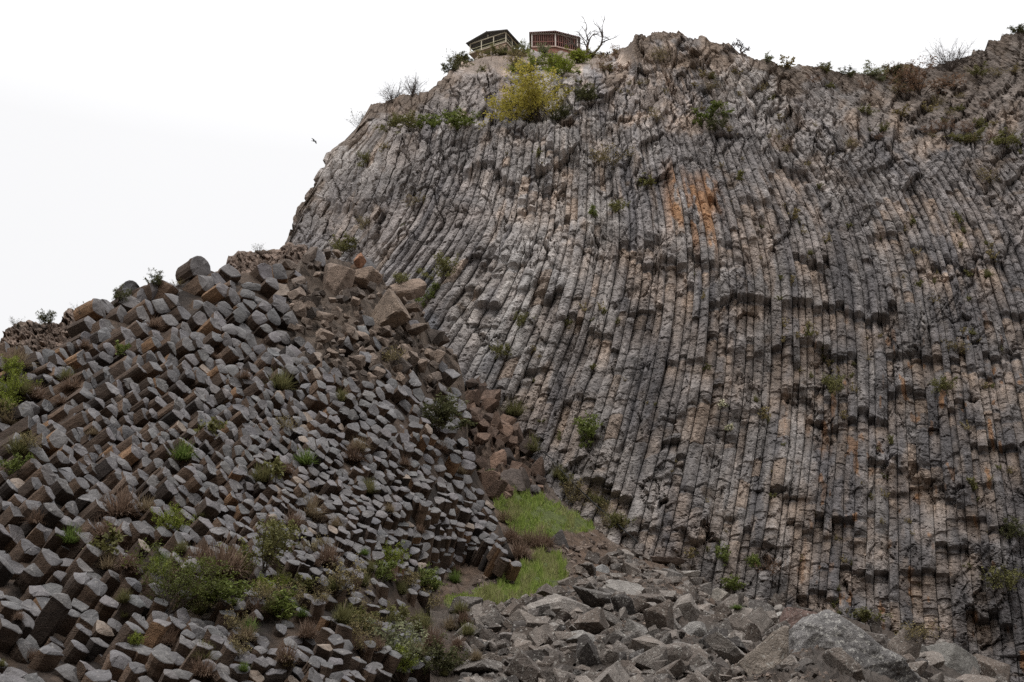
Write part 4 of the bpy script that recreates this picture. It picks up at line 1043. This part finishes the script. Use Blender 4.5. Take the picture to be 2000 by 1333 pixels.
# ---- notable plants, one by one: px, py of the foot, width, height, kind, name, label
SH = [
 (1056, 238, 150, 88, 'yellowtree', 'small_tree', 'yellow-green leafing tree with brown lower twigs growing from the high ledge'),
 (330, 1192, 160, 112, 'bigbush', 'shrub', 'large spreading olive-green bush in the lower left of the spur'),
 (515, 1112, 110, 90, 'olive', 'shrub', 'yellowish green bush just right of the large spreading olive bush'),
 (520, 1215, 100, 60, 'green', 'shrub', 'low bright green bush below the yellowish green bush on the lower spur'),
 (440, 1180, 90, 50, 'green', 'shrub', 'dark green bush touching the right edge of the large spreading olive bush'),
 (660, 1160, 80, 60, 'dryg', 'shrub', 'straw-coloured bush among columns in the lower middle of the spur'),
 (700, 1235, 60, 46, 'olive', 'shrub', 'small olive bush beneath the straw-coloured bush on the lower spur'),
 (742, 1135, 60, 40, 'green', 'shrub', 'small green bush right of the straw-coloured bush on the lower spur'),
 (822, 1152, 60, 42, 'green', 'shrub', 'green bush at the lower right of the spur, left of the lower grass patch'),
 (775, 1225, 70, 42, 'olive', 'shrub', 'low yellow-green bush on the lower right of the spur'),
 (775, 1322, 130, 95, 'grey', 'shrub', 'large grey-green bush at the bottom edge of the photo near the middle'),
 (850, 1318, 90, 60, 'dark', 'shrub', 'dark green bush at the bottom edge beside the grey-green one'),
 (852, 842, 105, 62, 'dark', 'shrub', 'dark olive bush hanging over the right edge of the spur'),
 (36, 925, 46, 38, 'green', 'leafy_plant', 'bright leafy plant on the left edge of the spur'),
 (238, 700, 34, 34, 'smallgreen', 'leafy_plant', 'small yellow-flowered plant on the upper left of the spur'),
 (863, 552, 60, 52, 'olive', 'shrub', 'round green shrub on the leaning columns right of the spur crest'),
 (838, 592, 42, 36, 'green', 'shrub', 'smaller green shrub below the round one on the leaning columns'),
 (782, 556, 34, 26, 'olive', 'shrub', 'thin olive shrub at the foot of the leaning columns, left of the two green ones'),
 (690, 498, 66, 34, 'olive', 'shrub', 'green bush behind the tall brown block on the spur crest'),
 (715, 445, 30, 30, 'dryg', 'shrub', 'olive tuft on the left flank of the cliff above the crest bush'),
 (1164, 870, 66, 56, 'green', 'shrub', 'round bright green bush alone on the lower middle of the cliff'),
 (1005, 812, 60, 46, 'mixtuft', 'grass_tuft', 'yellow-green grassy tuft in the gully at the foot of the cliff'),
 (1040, 880, 36, 46, 'mixtuft', 'grass_tuft', 'grassy tuft at the top of the gully beside dark rock'),
 (1208, 418, 42, 30, 'olive', 'shrub', 'round olive shrub in the centre of the cliff, left of the orange lichen'),
 (1155, 424, 26, 20, 'green', 'shrub', 'little green shrub just left of the round olive shrub in mid cliff'),
 (1180, 325, 66, 40, 'dryg', 'shrub', 'brownish olive bush on a step of the upper middle cliff'),
 (1050, 310, 24, 22, 'smallolive', 'shrub', 'little shrub right of the hanging column ends on the upper cliff'),
 (1262, 368, 32, 24, 'smallolive', 'shrub', 'little olive shrub above and left of the orange lichen'),
 (1385, 236, 62, 26, 'green', 'shrub', 'flat green bush high on the upper right cliff'),
 (1405, 252, 40, 22, 'dark', 'shrub', 'dark flat bush just below the flat green bush high on the cliff'),
 (1440, 355, 28, 20, 'smallolive', 'shrub', 'small olive shrub on the cliff right of the orange lichen'),
 (1150, 204, 66, 32, 'dark', 'shrub', 'dark green bush right of the yellow-green tree'),
 (1010, 212, 40, 24, 'dark', 'shrub', 'dark low bush at the left foot of the yellow-green tree'),
 (1095, 238, 42, 26, 'dark', 'shrub', 'dark low bush at the right foot of the yellow-green tree'),
 (822, 404, 44, 26, 'dryg', 'shrub', 'dry brown bush on the left part of the cliff'),
 (1630, 772, 44, 44, 'olive', 'shrub', 'green shrub beside the lower orange streaks on the right of the cliff'),
 (1842, 768, 40, 34, 'olive', 'shrub', 'olive shrub on the right of the cliff near dark broken column ends'),
 (1868, 690, 44, 30, 'dryg', 'shrub', 'dry shrub above the olive shrub on the right of the cliff'),
 (1925, 358, 46, 28, 'dryg', 'shrub', 'brownish shrub near the right edge of the upper cliff'),
 (985, 702, 40, 30, 'olive', 'shrub', 'olive shrub low on the leaning columns'),
 (1020, 640, 36, 26, 'olive', 'shrub', 'olive shrub midway up the leaning columns'),
 (1420, 1108, 40, 40, 'green', 'shrub', 'dark green plant at the foot of the cliff above the scree'),
 (1476, 1110, 26, 30, 'green', 'shrub', 'yellow-flowering green plant at the foot of the cliff'),
 (1500, 1125, 34, 34, 'rust', 'shrub', 'brown dry plant hanging at the foot of the cliff'),
 (1420, 1155, 50, 26, 'green', 'shrub', 'low leafy green plant between cliff foot and scree'),
 (1440, 1190, 30, 14, 'greentuft', 'grass_tuft', 'bright green grass clump at the upper right edge of the scree'),
 (1790, 1250, 60, 40, 'dryg', 'shrub', 'olive brush behind the huge lichen-speckled boulder'),
 (1700, 1215, 50, 26, 'olive', 'shrub', 'green brush at the cliff foot above the huge boulder'),
 (1960, 1155, 50, 50, 'olive', 'shrub', 'olive bush near the right edge low on the cliff'),
 (1985, 1055, 50, 40, 'dark', 'shrub', 'dark bush at the right edge of the cliff'),
 (1412, 797, 20, 16, 'white', 'flowering_plant', 'white-flowering clump in the lower middle of the cliff, the upper of two'),
 (1426, 843, 22, 16, 'white', 'flowering_plant', 'white-flowering clump in the lower middle of the cliff, the lower of two'),
 (1800, 185, 100, 46, 'rust', 'shrub', 'rust-brown dry bush below the right-hand rim'),
 (1770, 165, 60, 30, 'rust', 'shrub', 'smaller rust-brown bush left of the large rusty one'),
 (1690, 178, 40, 22, 'rust', 'shrub', 'small rusty bush below the dip of the rim'),
 (1585, 165, 24, 14, 'rust', 'shrub', 'tiny rusty bush under the middle of the rim'),
 (1068, 112, 36, 28, 'grey', 'shrub', 'round grey-green bush in front of the lattice pavilion'),
 (1023, 104, 22, 26, 'grey', 'shrub', 'pointed grey-green bush between the two pavilions'),
 (988, 108, 22, 18, 'dark', 'shrub', 'dark bush under the near corner of the open pavilion'),
 (1006, 106, 16, 14, 'dark', 'shrub', 'small dark bush right of the open pavilion'),
 (960, 108, 30, 16, 'olive', 'shrub', 'green bush in front of the open pavilion'),
 (908, 122, 40, 16, 'dark', 'shrub', 'dark brown-green bush on the rim left of the open pavilion'),
 (885, 140, 36, 20, 'dark', 'shrub', 'dark domed bush at the left end of the rim'),
 (1045, 136, 60, 20, 'lime', 'shrub', 'bright green creeper above the yellow-green tree, left part'),
 (1085, 136, 70, 24, 'lime', 'shrub', 'bright green creeper above the yellow-green tree, middle part'),
 (1125, 124, 56, 18, 'lime', 'shrub', 'bright green creeper below the lattice pavilion, right part'),
 (1100, 148, 60, 22, 'lime', 'shrub', 'olive growth just above right of the yellow-green tree'),
 (1155, 114, 34, 10, 'olive', 'shrub', 'olive bush on the rim under the bare tree'),
 (845, 256, 80, 34, 'green', 'shrub', 'green bush in the middle of the high left ledge'),
 (800, 258, 56, 28, 'olive', 'shrub', 'olive bush at the left end of the high ledge'),
 (908, 252, 62, 28, 'green', 'shrub', 'bright green bush at the right end of the high ledge'),
 (762, 254, 40, 18, 'olive', 'shrub', 'low olive bush at the far left of the high ledge'),
 (715, 325, 34, 26, 'olive', 'shrub', 'olive shrub on the upper left flank of the cliff'),
 (305, 560, 36, 28, 'dark', 'shrub', 'green round shrub on the skyline of the spur, the highest one'),
 (240, 592, 32, 32, 'dark', 'shrub', 'grey-green shrub on the spur skyline beside a column'),
 (92, 636, 34, 28, 'dark', 'shrub', 'dark conical shrub on the brown shoulder at far left'),
 (157, 612, 34, 22, 'sparse', 'shrub', 'thin twiggy shrub on the brown shoulder left of the spur'),
 (30, 640, 26, 20, 'sparse', 'shrub', 'thin shrub at the far left end of the skyline'),
 (505, 494, 30, 16, 'sparse', 'shrub', 'thin shrub on the earthy shoulder left of the cliff'),
 (345, 552, 26, 12, 'dryg', 'shrub', 'low dry shrub on the spur skyline right of the round green one'),
 (886, 128, 40, 30, 'sparse', 'shrub', 'sparse grey shrub on the rim left of the open pavilion'),
 (698, 232, 34, 34, 'sparse', 'shrub', 'dark thin shrub sticking out from the left edge of the cliff top'),
 (768, 198, 56, 34, 'twiggy', 'shrub', 'low bare twiggy shrub on the left rim'),
 (806, 184, 44, 44, 'twiggy', 'shrub', 'taller bare twiggy shrub on the left rim'),
 (1855, 136, 76, 50, 'twiggy', 'shrub', 'dense dark leafless shrub on the right rim'),
 (1700, 152, 64, 16, 'grey', 'shrub', 'low grey-green shrub in the dip of the rim'),
 (1655, 150, 40, 14, 'dark', 'shrub', 'low dark shrub left of the dip of the rim'),
 (1745, 150, 50, 22, 'dark', 'shrub', 'dark low shrub on the rim above the rusty bushes'),
 (1497, 124, 28, 16, 'grey', 'shrub', 'small pale shrub on the rim right of the bare slender tree'),
 (1615, 134, 20, 10, 'dark', 'shrub', 'tiny dark shrub on the rim'),
 (1988, 66, 40, 16, 'dark', 'shrub', 'dark shrub on the rim at the right edge'),
 (1895, 282, 60, 20, 'olive', 'shrub', 'olive bushes on the upper right ledge'),
 (1960, 286, 60, 24, 'olive', 'shrub', 'olive bush at the right end of the upper right ledge'),
]
for (px, py, w, h, kind, nm, lb_) in SH:
    cat = {'small_tree': 'tree', 'grass_tuft': 'grass tuft', 'leafy_plant': 'plant', 'flowering_plant': 'flowers'}.get(nm, 'shrub')
    plant(px, py, w, kind, lb_, None, nm, cat, h, nvar=1 if kind in ('bigbush', 'yellowtree') else 3, rot=.6 if kind == 'bigbush' else None)
# ---- scrub on the soil near the rim
rs = np.random.default_rng(77)
for (xa, xb, ya, yb, n_, kinds, lb_, gr) in (
    (880, 1040, 104, 150, 12, ('dryg', 'olive', 'smalldry', 'mixtuft'), 'low olive and straw scrub on the slope under the open pavilion', 'scrub under the open pavilion'),
    (1130, 1225, 104, 150, 9, ('dryg', 'rust', 'smalldry', 'olive'), 'low dry scrub on the slope right of the lattice pavilion', 'scrub right of the lattice pavilion'),
    (1600, 1990, 130, 290, 34, ('rust', 'dryg', 'smalldry', 'dryg', 'olive'), 'rusty or olive scrub on the crumbling soil of the upper right cliff', 'scrub on the upper right soil'),
    (1250, 1600, 110, 260, 12, ('smalldry', 'dryg'), 'thin dry scrub on the broken rock below the highest crag', 'scrub below the highest crag')):
    for q_ in range(n_):
        x = rs.uniform(xa, xb); y = max(rs.uniform(ya, yb), float(cliff_top(x))+8)
        w = rs.uniform(16, 38)
        plant(x, y, w, kinds[int(rs.integers(0, len(kinds)))], lb_, gr, 'shrub', 'shrub', w*rs.uniform(.45, .7))
# ---- tufts on the spur
TU = [(30, 715, 70), (66, 780, 60), (140, 762, 56), (20, 830, 60), (235, 1010, 100), (205, 1050, 70), (285, 1000, 60), (440, 1120, 110), (395, 1105, 80), (600, 1010, 80), (575, 1030, 60),
      (690, 900, 60), (700, 880, 50), (560, 925, 40), (845, 1262, 70), (812, 1282, 60), (700, 1270, 60), (640, 1100, 70), (620, 1160, 60), (735, 1270, 50), (250, 1110, 60), (215, 1110, 60),
      (1000, 1060, 60), (1015, 1090, 66), (985, 1020, 50), (860, 880, 36), (790, 910, 34), (900, 925, 30), (300, 640, 40), (165, 680, 34), (480, 1250, 60), (395, 1320, 70), (905, 1215, 44), (880, 1230, 50), (895, 1265, 44), (1050, 1072, 60), (1030, 1062, 50), (1068, 1066, 44), (560, 1290, 56), (930, 1290, 40),
      (60, 1290, 40), (120, 790, 34), (180, 850, 30), (415, 700, 24), (880, 1300, 60), (760, 1000, 34), (820, 1040, 30), (890, 1120, 34), (655, 1030, 40), (330, 1260, 60), (600, 1245, 60)]
for k, (x, y, w) in enumerate(TU):
    hi = y < 870
    plant(x, y, w, 'browntuft' if k % 3 else 'drytuft', 'tuft of dry brown grass between column ends on the upper spur' if hi else 'tuft of dry brown grass hanging between column stubs low on the spur',
          'dry tufts on the upper spur' if hi else 'dry tufts on the lower spur', 'grass_tuft', 'grass tuft', w*.8)
k = 0
while k < 108:
    x = random.uniform(0, 960); y = random.uniform(700, 1330)
    zone = math.exp(-((x-480)/230)**2-((y-1150-(x-420)*.15)/60)**2) + math.exp(-((x-800)/150)**2-((y-1220)/90)**2) + .10 + .5*math.exp(-((x-30)/60)**2-((y-830)/120)**2)
    if y < spur_top(x)+10 or random.random() > zone or x > 905+(y-860)*.4: continue
    k += 1
    kd = random.choice(['mixtuft', 'greentuft', 'mixtuft', 'mixtuft', 'lime', 'smallolive', 'browntuft', 'dryg', 'dryg'])
    plant(x, y, random.uniform(22, 62), kd, 'small clump of mixed green and dry growth between columns of the spur', 'small clumps on the spur', 'plant_clump', 'plant')
# ---- tufts on the cliff: mostly on steps below broken columns
k = 0
while k < 185:
    x = random.uniform(640, 1995); y = random.uniform(150, 1250)
    d = .10 + .9*math.exp(-((x-1780)/260)**2-((y-720)/330)**2) + .55*math.exp(-((x-1080)/140)**2-((y-720)/170)**2) + .4*math.exp(-((x-1500)/300)**2-((y-1120)/90)**2) + .35*(y < 330)
    if random.random() > d*float(sstep(-.1, .35, fbm(x/55, y/90, 0, 210, 3))): continue
    p, nme = hit(x, y)
    if p is None or not nme.startswith('cliff'): continue
    k += 1
    kd = random.choice(['smallolive', 'smallolive', 'smalldry', 'smalldry', 'mixtuft', 'smalldry'] + (['smalldry']*3 if y < 330 else []))
    if y < 330: zl, zg = 'small dry or green clump on the broken rock of the upper cliff', 'small clumps on the upper cliff'
    elif x < 1300: zl, zg = 'small green clump rooted on the leaning columns of the left cliff', 'small clumps on the leaning columns'
    elif y < 800: zl, zg = 'small olive clump rooted between upright columns of the right cliff', 'small clumps on the right cliff'
    else: zl, zg = 'small clump rooted low on the right cliff', 'small clumps low on the right cliff'
    w = random.uniform(7, 17)*(1.6 if random.random() < .14 else 1)
    plant(x, y, w, kd, zl, zg, 'plant_clump', 'plant', w*random.uniform(.8, 1.3), p=p)
# brush beside the pipe
for k in range(16):
    t = k/15; x = 1095+t*125+random.gauss(0, 8); y = 935+t*110+random.gauss(0, 8)
    plant(x, y, random.uniform(22, 40), random.choice(['dryg', 'olive', 'dryg', 'mixtuft']), 'olive and straw-coloured brush along the thin pipe at the cliff foot', 'brush along the pipe', 'shrub', 'shrub')
# ---- grass of the gully
ga = Acc(); rg = np.random.default_rng(5); q = []
while len(q) < 22000:
    x = rg.uniform(865, 1170, 4000); y = rg.uniform(915, 1200, 4000)
    m_ = in_grass(x, y) > rg.random(4000)*.9+.05
    q += list(zip(x[m_], y[m_]))
q = np.array(q[:22000]); Yq = ground_Y(q[:, 0], q[:, 1]); P_ = P3(q[:, 0], q[:, 1], Yq-.3)
n = len(q); an = rg.uniform(0, 6.28, n); tall = .10+.62*np.clip(fbm(q[:, 0]/12, q[:, 1]/9, 0, 200, 3)*1.6+.3, 0, 1)**1.5
hh = tall*rg.uniform(.5, 1.2, n); side = np.stack([np.cos(an), np.sin(an), 0*an], -1)*.05; lean = rg.normal(0, .25, (n, 3)); lean[:, 2] = 1
tip = P_ + lean*hh[:, None]
V = np.stack([P_-side, P_+side, tip], 1).reshape(-1, 3)
gc = lerp(np.array([.12, .175, .03]), np.array([.31, .38, .09]), rg.random((n, 1))); gc = lerp(gc, np.array([.30, .26, .14]), (rg.random((n, 1)) < .14)*.5 + .5*sstep(.0, .3, fbm(q[:, 0]/25, q[:, 1]/25, 0, 201, 3))[:, None]*1.0)
ga.add(V, np.arange(3*n).reshape(n, 3), np.repeat(gc, 3, axis=0))
tag(ga.build('grass', M_LEAF), 'bright green grass covering the two patches in the gully', 'grass', kind='stuff')

# ---- leafless trees on the rim
def bare_tree(px, py, hpx, label, seed, trunks=2, lean=0.0, nm='bare_tree'):
    p, _ = hit_down(px, py)
    m = float(mpp(px, py, p[1])); H = hpx*m
    rg = np.random.default_rng(seed); tr_ = Acc(); cr = Acc(); col = (.075, .055, .05)
    def grow(acc_, p0, d, ln, r, lvl):
        pts_, d2 = wander(p0, d, ln, 5, .16, rg, .02)
        tube(acc_, pts_, r, r*.55, col, 5 if lvl == 0 else 3)
        if lvl >= (4 if hpx < 60 else 3): return
        for k in range(3 if lvl else 4):
            j = rg.integers(2, 6); nd = d2 + rg.normal(0, .62, 3); nd[2] = nd[2]*.8+.12; nd /= np.linalg.norm(nd)
            grow(cr, pts_[j], nd, ln*rg.uniform(.5, .78), max(r*.52, .035), lvl+1)
    for k in range(trunks):
        d = np.array([lean+(k-(trunks-1)/2)*.55, rg.normal(0, .15), 1.0]); d /= np.linalg.norm(d)
        grow(tr_, (rg.normal(0, .05)+(k-(trunks-1)/2)*.3, 0, -.4), d, H*.42, .10+H*.016, 0)
    o = empty(nm, p)
    tr_.build('trunk', M_TWIG, o); cr.build('crown', M_TWIG, o)
    tag(o, label, 'tree')
bare_tree(1148, 106, 96, 'leafless forked tree right of the lattice pavilion', 3, 3, .0)
bare_tree(1446, 106, 52, 'slender leafless tree on the rim right of the highest crag', 8, 2, -.15)
bare_tree(1178, 112, 24, 'small leafless sapling between the forked tree and the highest crag', 5, 2, .4)
bare_tree(1880, 128, 40, 'leafless tree leaning right out of the dense dark shrub on the right rim', 6, 2, .7)

# ================================================================== 7. PAVILIONS
def quad_box(a, p, ux, uy, uz, col):
    """box with corner p and edge vectors"""
    p, ux, uy, uz = map(np.array, (p, ux, uy, uz))
    V = [p, p+ux, p+ux+uy, p+uy, p+uz, p+ux+uz, p+ux+uy+uz, p+uy+uz]
    a.add(V, [[3, 2, 1, 0], [4, 5, 6, 7], [0, 1, 5, 4], [1, 2, 6, 5], [2, 3, 7, 6], [3, 0, 4, 7]], col)
def beam(a, p, q, t, col):
    p, q = np.array(p, float), np.array(q, float); d = q-p; d /= np.linalg.norm(d)
    u = np.cross(d, [0, 0, 1]); u = np.array([1., 0, 0]) if np.linalg.norm(u) < 1e-3 else u/np.linalg.norm(u); w = np.cross(u, d)
    quad_box(a, p-u*t/2-w*t/2, u*t, w*t, q-p, col)
def mcol(name, rough=.8):
    m = mat_leaf(name); return m
def mat_col(name, rough=.75, bump=.2):
    m = bpy.data.materials.new(name); m.use_nodes = True; nt = m.node_tree; b = nt.nodes['Principled BSDF']
    a = nt.nodes.new('ShaderNodeAttribute'); a.attribute_name = 'Col'
    n = nt.nodes.new('ShaderNodeTexNoise'); n.inputs['Scale'].default_value = 5; n.inputs['Detail'].default_value = 5
    g = nt.nodes.new('ShaderNodeNewGeometry'); nt.links.new(g.outputs['Position'], n.inputs['Vector'])
    r = nt.nodes.new('ShaderNodeMapRange'); r.inputs[3].default_value = .75; r.inputs[4].default_value = 1.25; nt.links.new(n.outputs['Fac'], r.inputs[0])
    v = nt.nodes.new('ShaderNodeVectorMath'); v.operation = 'SCALE'; nt.links.new(a.outputs['Color'], v.inputs[0]); nt.links.new(r.outputs[0], v.inputs['Scale'])
    nt.links.new(v.outputs[0], b.inputs['Base Color']); b.inputs['Roughness'].default_value = rough
    return m
M_WOOD = mat_col('painted_wood'); M_ROOF = mat_col('sheet_roof', .5); M_STONE = mat_col('masonry', .9)
CREAM = (.58, .52, .40); GREYR = (.11, .115, .12)
def corner(px, py, z):
    rx, rz = ray(px, py); Y = (z-CAMZ)/float(rz); return np.array([float(rx)*Y, Y, z])
def child(a, name, mat, parent):
    a.v = [x - np.array(parent.location) for x in a.v]
    return a.build(name, mat, parent)
Zf = float(P3(988, 82, 172)[2])
Np, C0, C2 = corner(988, 82, Zf), corner(918, 105, Zf), corner(1001, 96, Zf)
e1_ = C0-Np; e2_ = C2-Np; e2_ = e2_*1.9; L1 = np.linalg.norm(e1_); L2 = np.linalg.norm(e2_); u1 = e1_/L1; u2 = e2_/L2
U = np.array([0, 0, 1.]); Hh = 1.85
o = empty('open_pavilion', Np)
a = Acc(); quad_box(a, Np-u1*.15-u2*.15-U*.18, e1_+u1*.3, e2_+u2*.3, U*.18, (.45, .38, .30)); child(a, 'floor', M_STONE, o)
a = Acc(); quad_box(a, Np-U*2.6, u1*L1*.42, e2_, U*2.42, (.36, .26, .19))
for k in range(60):       # courses of rough stone on the wall
    t_ = random.random()*L1*.40; z_ = -2.5+random.random()*2.0
    quad_box(a, Np+u1*t_-u2*.05+U*z_, u1*random.uniform(.2, .4), u2*.1, U*random.uniform(.12, .25), np.array([.38, .28, .21])*random.uniform(.6, 1.25))
child(a, 'stone_base', M_STONE, o)
for t1, t2 in ((0, 0), (.34, 0), (.68, 0), (1, 0), (0, 1), (.5, 1), (1, 1), (0, .5)):
    a = Acc(); b_ = Np+e1_*t1+e2_*t2; beam(a, b_, b_+U*Hh, .15, CREAM); child(a, 'post', M_WOOD, o)
a = Acc()
for z_ in (.25, .75):
    for s0, s1 in ((Np, C0), (Np, Np+e2_), (C0, C0+e2_)): beam(a, s0+U*z_, s1+U*z_, .07, (.42, .40, .26))
child(a, 'railing', M_WOOD, o)
a = Acc()
ov = .55; P0 = Np-u1*ov-u2*ov+U*Hh; A1 = e1_+u1*2*ov; A2 = e2_+u2*2*ov; rise = U*.95
for (q0, q1) in ((P0, P0+A1/2+rise), (P0+A1/2+rise, P0+A1)):
    quad_box(a, q0, q1-q0, A2, U*.07, GREYR)
    for k in range(9):    # purlins under the sheet
        beam(a, q0+A2*(k/8)-U*.05, q1+A2*(k/8)-U*.05, .06, (.16, .15, .14))
beam(a, P0+A1/2+rise+U*.08, P0+A1/2+rise+A2+U*.08, .14, (.09, .09, .095))
child(a, 'roof', M_ROOF, o)
a = Acc(); beam(a, Np+U*Hh, C0+U*Hh, .12, CREAM); beam(a, Np+e2_+U*Hh, C0+e2_+U*Hh, .12, CREAM); beam(a, Np+U*Hh, Np+e2_+U*Hh, .12, CREAM)
beam(a, Np+e1_/2+U*Hh, Np+e1_/2+U*(Hh+.75), .12, CREAM)
child(a, 'roof_beam', M_WOOD, o)
tag(o, 'open pavilion with dark grey gable roof and cream posts on the cliff rim', 'pavilion')
# lattice pavilion
Zg = float(P3(1085, 91, 172)[2])
pl = corner(1039, 92, Zg); pn = corner(1085, 91, Zg); pr = corner(1128, 101, Zg); dv = np.array([.2, 4.6, 0])
ring = [pl, pn, pr, pr+dv*.8, pn+dv*1.25, pl+dv*.9]; cen_ = sum(ring)/6; H2 = 2.45
o = empty('lattice_pavilion', cen_)
def prism(a, base_, z0, z1, col, grow_=0.0):
    b_ = [np.append(p_[:2]+(p_[:2]-cen_[:2])/np.linalg.norm(p_[:2]-cen_[:2])*grow_, 0) for p_ in base_]; n_ = len(b_)
    V = [p_+U*z0 for p_ in b_]+[p_+U*z1 for p_ in b_]
    a.add(V, [list(range(n_))[::-1], list(range(n_, 2*n_))]+[[k, (k+1) % n_, n_+(k+1) % n_, n_+k] for k in range(n_)], col)
a = Acc(); prism(a, ring, Zg-.14, Zg, (.50, .36, .30), .12); child(a, 'floor', M_STONE, o)
a = Acc(); prism(a, ring, Zg-2.6, Zg-.143, (.26, .12, .085), -.1); child(a, 'brick_base', M_STONE, o)
RED = (.17, .065, .05); RAF = (.46, .36, .32)
for k in range(6):
    a = Acc(); beam(a, ring[k], ring[k]+U*H2, .16, (.60, .55, .50)); child(a, 'post', M_WOOD, o)
for k in range(6):
    p_, q_ = ring[k], ring[(k+1) % 6]; a = Acc(); nsl = 11
    for j in range(nsl):
        t_ = (j+.5)/nsl; b_ = p_+(q_-p_)*t_
        beam(a, b_+U*.05, b_+U*.95, .10, RED)
        beam(a, b_+U*1.0, b_+U*(H2-.1), .12, RED if j % 2 else (.12, .05, .04))
    beam(a, p_+U*.97, q_+U*.97, .08, (.30, .13, .10)); beam(a, p_+U*.1, q_+U*.1, .08, (.45, .33, .28))
    child(a, 'lattice_panel', M_WOOD, o)
a = Acc()
for k in range(6): beam(a, ring[k]+U*H2, ring[(k+1) % 6]+U*H2, .18, (.55, .49, .45))
child(a, 'top_beam', M_WOOD, o)
a = Acc(); prism(a, ring, Zg+H2+.12, Zg+H2+.24, (.14, .06, .05), .55)
bb = [np.append(p_[:2]+(p_[:2]-cen_[:2])/np.linalg.norm(p_[:2]-cen_[:2])*.55, Zg+H2+.243) for p_ in ring]
a.add(bb+[cen_+U*(H2+.75)], [[k, (k+1) % 6, 6] for k in range(6)], (.15, .07, .055))
rf = child(a, 'roof', M_ROOF, o)
a = Acc()
for k in range(6):
    p_, q_ = bb[k], bb[(k+1) % 6]
    for j in range(12):
        t_ = (j+.5)/12; b_ = p_+(q_-p_)*t_; c_ = cen_+(b_-cen_)*.35; c_[2] = b_[2]
        beam(a, b_-U*.19, c_-U*.19, .07, RAF)
child(a, 'rafter', M_WOOD, o)
tag(o, 'many-sided red-brown lattice pavilion with pale posts on the cliff rim', 'pavilion')

# ================================================================== 8. PIPE, BIRD
pp = []
for (x, y) in ((1062, 884), (1078, 897), (1098, 921), (1120, 944), (1142, 966), (1165, 988), (1186, 1006), (1206, 1024), (1226, 1042), (1246, 1060)):
    p_, _ = hit(x, y); rx, rz = ray(x, y); pp.append(P3(x, y, min(p_[1], 119)-.9))
a = Acc(); tube(a, pp, .055, .055, (.02, .02, .02), 6)
tag(a.build('pipe', M_STONE), 'thin black pipe running down along the foot of the cliff', 'pipe')
bp_ = P3(613.5, 276, 95); m = float(mpp(613, 276, 95))
a = Acc(); s_ = 1.0
body = [np.array([-.22, 0, 0]), np.array([-.1, 0, .0]), np.array([.08, 0, .0]), np.array([.2, 0, .02]), np.array([.30, 0, .0])]
rad = [.015, .06, .065, .045, .008]
V = []
for c_, r_ in zip(body, rad):
    for k in range(6): V.append(c_+np.array([0, math.cos(k*math.pi/3), math.sin(k*math.pi/3)])*r_)
F = [[i*6+k, i*6+(k+1) % 6, (i+1)*6+(k+1) % 6, (i+1)*6+k] for i in range(4) for k in range(6)]
a.add(V, F, (.02, .02, .02))
for sg in (-1, 1):
    wv = [(.10, .04*sg, .02), (-.08, .04*sg, .02), (.12, .28*sg, .07), (-.07, .26*sg, .06), (.02, .55*sg, .02), (-.08, .48*sg, .03)]
    V = [np.array(w_) for w_ in wv]+[np.array(w_)-np.array([0, 0, .015]) for w_ in wv]
    a.add(V, [[0, 1, 3, 2], [2, 3, 5, 4], [8, 9, 7, 6], [10, 11, 9, 8], [0, 2, 8, 6], [2, 4, 10, 8], [1, 7, 9, 3], [3, 9, 11, 5], [4, 5, 11, 10]], (.02, .02, .02))
a.add([(-.2, .015, 0), (-.2, -.015, 0), (-.34, -.06, 0), (-.34, .06, 0), (-.2, 0, .02)], [[0, 1, 2, 3], [4, 3, 2], [4, 0, 3], [4, 2, 1]], (.02, .02, .02))
o = a.build('bird', M_STONE); o.location = Vector(bp_); o.rotation_euler = (R(55), R(-15), R(40)); o.scale = (.85, .85, .85)
tag(o, 'small dark bird gliding in the white sky left of the cliff', 'bird')
